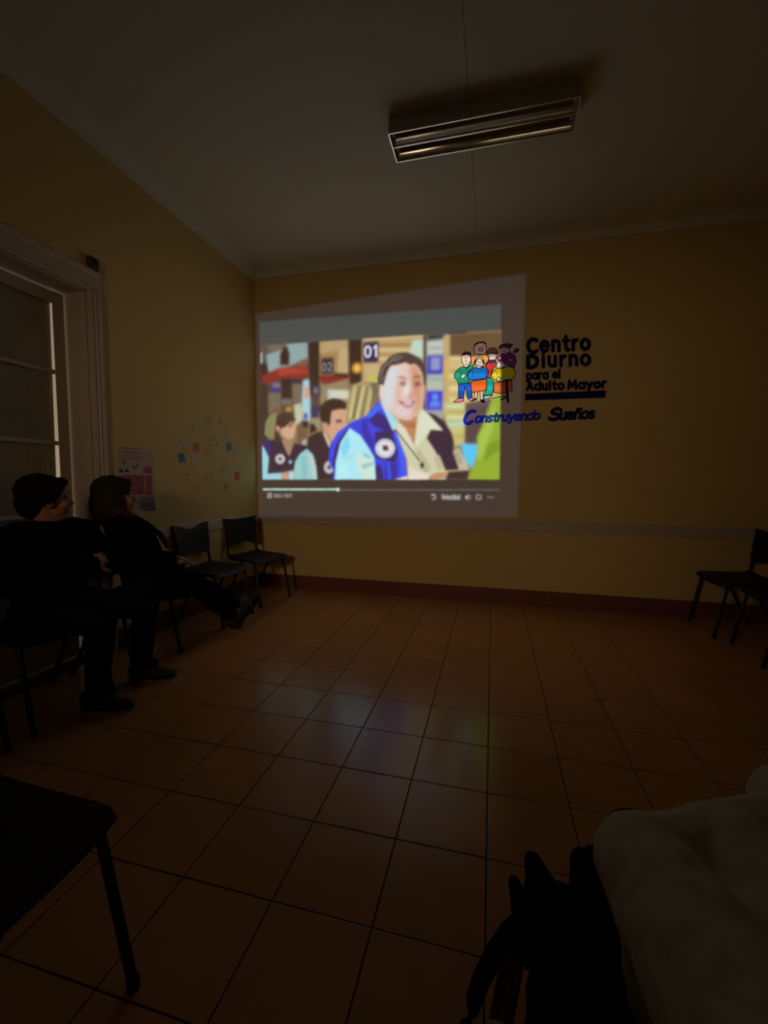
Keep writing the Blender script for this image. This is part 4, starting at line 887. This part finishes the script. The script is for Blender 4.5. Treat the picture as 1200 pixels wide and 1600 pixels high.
# second person: slouched, legs stretched out to the picture, ankles crossed
def lapel(c, J): c.ell(J['pelvis'] + Vector((.04, .06, .06)), (.16, .16, .12))
p2, J2, b2, P2 = person('person with dark bob and maroon scarf slouching beside the poster, legs stretched out', (-2.265, 2.175, 1.10), frame_of(1.05, .05),
  dict(neck=(-2.265, 2.175, .985), chest=(-2.24, 2.26, .83), waist=(-2.20, 2.32, .63), pelvis=(-2.19, 2.33, .535),
       shR=(-2.10, 2.14, .90), shL=(-2.38, 2.36, .90), elR=(-2.02, 2.16, .68), elL=(-2.36, 2.45, .68), wrR=(-2.02, 2.36, .66), wrL=(-2.14, 2.48, .67),
       hipR=(-2.13, 2.25, .52), hipL=(-2.25, 2.36, .52), knR=(-2.02, 2.60, .44), knL=(-2.16, 2.70, .47), anR=(-1.93, 2.91, .125), anL=(-1.97, 3.05, .175),
       heelR=(-1.93, 2.925, .035), toeR=(-1.86, 3.04, .22), heelL=(-1.955, 3.09, .08), toeL=(-1.88, 3.22, .25)),
  bob_hair, dict(hair=M_hair2, jacket=M_blackcloth, trousers=mat('black_trousers', (.007, .007, .009), .9, bump=.3, bscale=120, spec=.0, srgb=False), shoe=M_shoe, sole=M_shoe, sock=mat('grey_sock', (.06, .055, .045), .9, srgb=False), hem=.075), lapel,
  hand_dirs={'R': ((-.2, 1, 0), (.2, 0, 1), -1, .5), 'L': ((.6, .6, -.1), (.1, .1, 1), 1, .6)})
sc_ = MB(); 
sc_.tube([(-2.19, 2.10, 1.02), (-2.15, 2.17, .99), (-2.125, 2.26, .93), (-2.105, 2.36, .85), (-2.09, 2.41, .76)], [.030, .034, .032, .028, .024], 10, .6)
sc_.tube([(-2.19, 2.10, 1.02), (-2.26, 2.25, 1.02), (-2.33, 2.24, 1.0), (-2.36, 2.14, 1.0)], [.030, .034, .034, .028], 10, .7)
sc_.build('scarf', mat('maroon_scarf', (.075, .012, .020), .9, 0, .2, 30, .3, 100, .1, srgb=False), p2)

# third person: at the right edge beside the camera, only the pale coat over the lap in view
M_cream = mat('cream_coat', (0.46, 0.43, 0.34), .9, 0, .06, 8, .15, 60, .15, srgb=False)
def lap(c, J):
    c.caps(J['hipR'] + Vector((0, 0, .03)), .13, J['knR'] + Vector((-.0, -.03, .0)), .088); c.caps(J['hipL'] + Vector((0, 0, .03)), .13, J['knL'] + Vector((.0, 0, .01)), .095)
    c.caps((J['hipR'] + J['hipL']) / 2, .12, (J['knR'] + J['knL']) / 2 + Vector((0, -.06, -.0)), .085)
    c.caps(J['knR'] + Vector((.03, -.03, 0)), .088, J['knL'] + Vector((-.10, -.06, -.03)), .088)
    c.caps(J['knR'] + Vector((.02, -.05, -.02)), .075, J['knR'] + Vector((.03, -.08, -.20)), .07); c.caps(J['knL'] + Vector((-.02, -.04, -.02)), .075, J['knL'] + Vector((-.03, -.07, -.20)), .07)
p3, J3, b3, P3 = person('person in a long cream coat at the lower right, only the lap in view', (.46, .20, 1.17), frame_of(PI / 2 + .1, .02),
  dict(neck=(.46, .17, 1.04), chest=(.46, .16, .87), waist=(.46, .19, .66), pelvis=(.46, .22, .555),
       shR=(.66, .16, .95), shL=(.28, .16, .95), elR=(.70, .30, .72), elL=(.305, .32, .73), wrR=(.58, .50, .70), wrL=(.44, .50, .71),
       hipR=(.365, .27, .53), hipL=(.555, .27, .53), knR=(.292, .875, .505), knL=(.615, .975, .555), anR=(.33, .76, .10), anL=(.58, .86, .10),
       heelR=(.33, .70, 0), toeR=(.34, .95, 0), heelL=(.58, .80, 0), toeL=(.59, 1.05, 0)),
  bob_hair, dict(hair=M_hair2, jacket=M_cream, trousers=M_jeans, shoe=M_shoe, sole=M_shoe, sock=M_blackcloth), lap,
  hand_dirs={'R': ((-.8, .5, -.1), (.1, .1, 1), -1, .4), 'L': ((.8, .5, -.1), (.1, .1, 1), 1, .4)})
chair(.46, .20, PI / 2, 'black stacking chair under the person in the cream coat')

# ------------------------------------------------------------------ black bag on the floor in front of the camera
bg = thing('bag', 'black bag with upright flaps and a loose strap on the tiles at the bottom edge', 'bag', (.145, .80, 0), 0)
M_bag = mat('black_bag_fabric', (.005, .005, .006), .85, 0, .2, 20, .3, 150, .1, srgb=False)
def bl(u, v_, z): return on_level(u, v_, z) - Vector((.145, .80, 0))
mb = MB()
for z, a, b in ((.04, .125, .15), (.12, .125, .155), (.20, .115, .15), (.255, .10, .135)):
    for x in (-1, 1):
        for y in (-1, 1): mb.ell((.04 + x * a * .30, y * b * .45, z), (a * .44, b * .62, .06))
    mb.ell((.04, 0, z), (a * .70, b, .06))
mb.caps(bl(935, 1470, .27), .06, bl(850, 1470, .27), .06)
remeshed('bag_body', mb, M_bag, .008, bg, 3, .010, .05)
def flap(pts, rs):
    f = MB()
    for (p, q), (r0, r1) in zip(zip(pts[:-1], pts[1:]), zip(rs[:-1], rs[1:])): f.caps(p, r0, q, r1)
    remeshed('flap', f, M_bag, .006, bg, 3, .004, .03)
flap([bl(850, 1450, .27), bl(845, 1385, .31), bl(832, 1345, .33)], [.045, .036, .020])
flap([bl(830, 1470, .26), bl(815, 1415, .29), bl(803, 1378, .31)], [.04, .024, .014])
flap([bl(930, 1460, .27), bl(915, 1390, .31), bl(910, 1345, .33)], [.045, .036, .028])
flap([bl(920, 1460, .27), bl(935, 1395, .31), bl(930, 1340, .33)], [.045, .036, .026])
mp = MB(); mp.ell(bl(872, 1400, .30), (.040, .016, .035), None); mp.build('mesh_pocket', mat('grey_mesh_pocket', (.05, .055, .055), .8, srgb=False), bg, True)
MB().tube([bl(812, 1440, .28), bl(795, 1455, .28), bl(772, 1490, .26), bl(752, 1530, .22), bl(738, 1570, .18), bl(730, 1610, .12), bl(740, 1660, .05)], .020, 10, .5).build('strap', M_bag, bg)
g = [[bl(790 + 34 * u - 26 * w_ + 4 * math.sin(9 * u), 1450 + 140 * w_ + 10 * u, .20 - .12 * w_ + .012 * math.sin(8 * u + 3 * w_)) for u in [k / 6 for k in range(7)]] for w_ in [k / 8 for k in range(9)]]
MB().sheet(g, .003).build('patterned_cloth', mat('rust_cloth', (.20, .075, .035), .9, 0, .7, 14, srgb=False), bg)
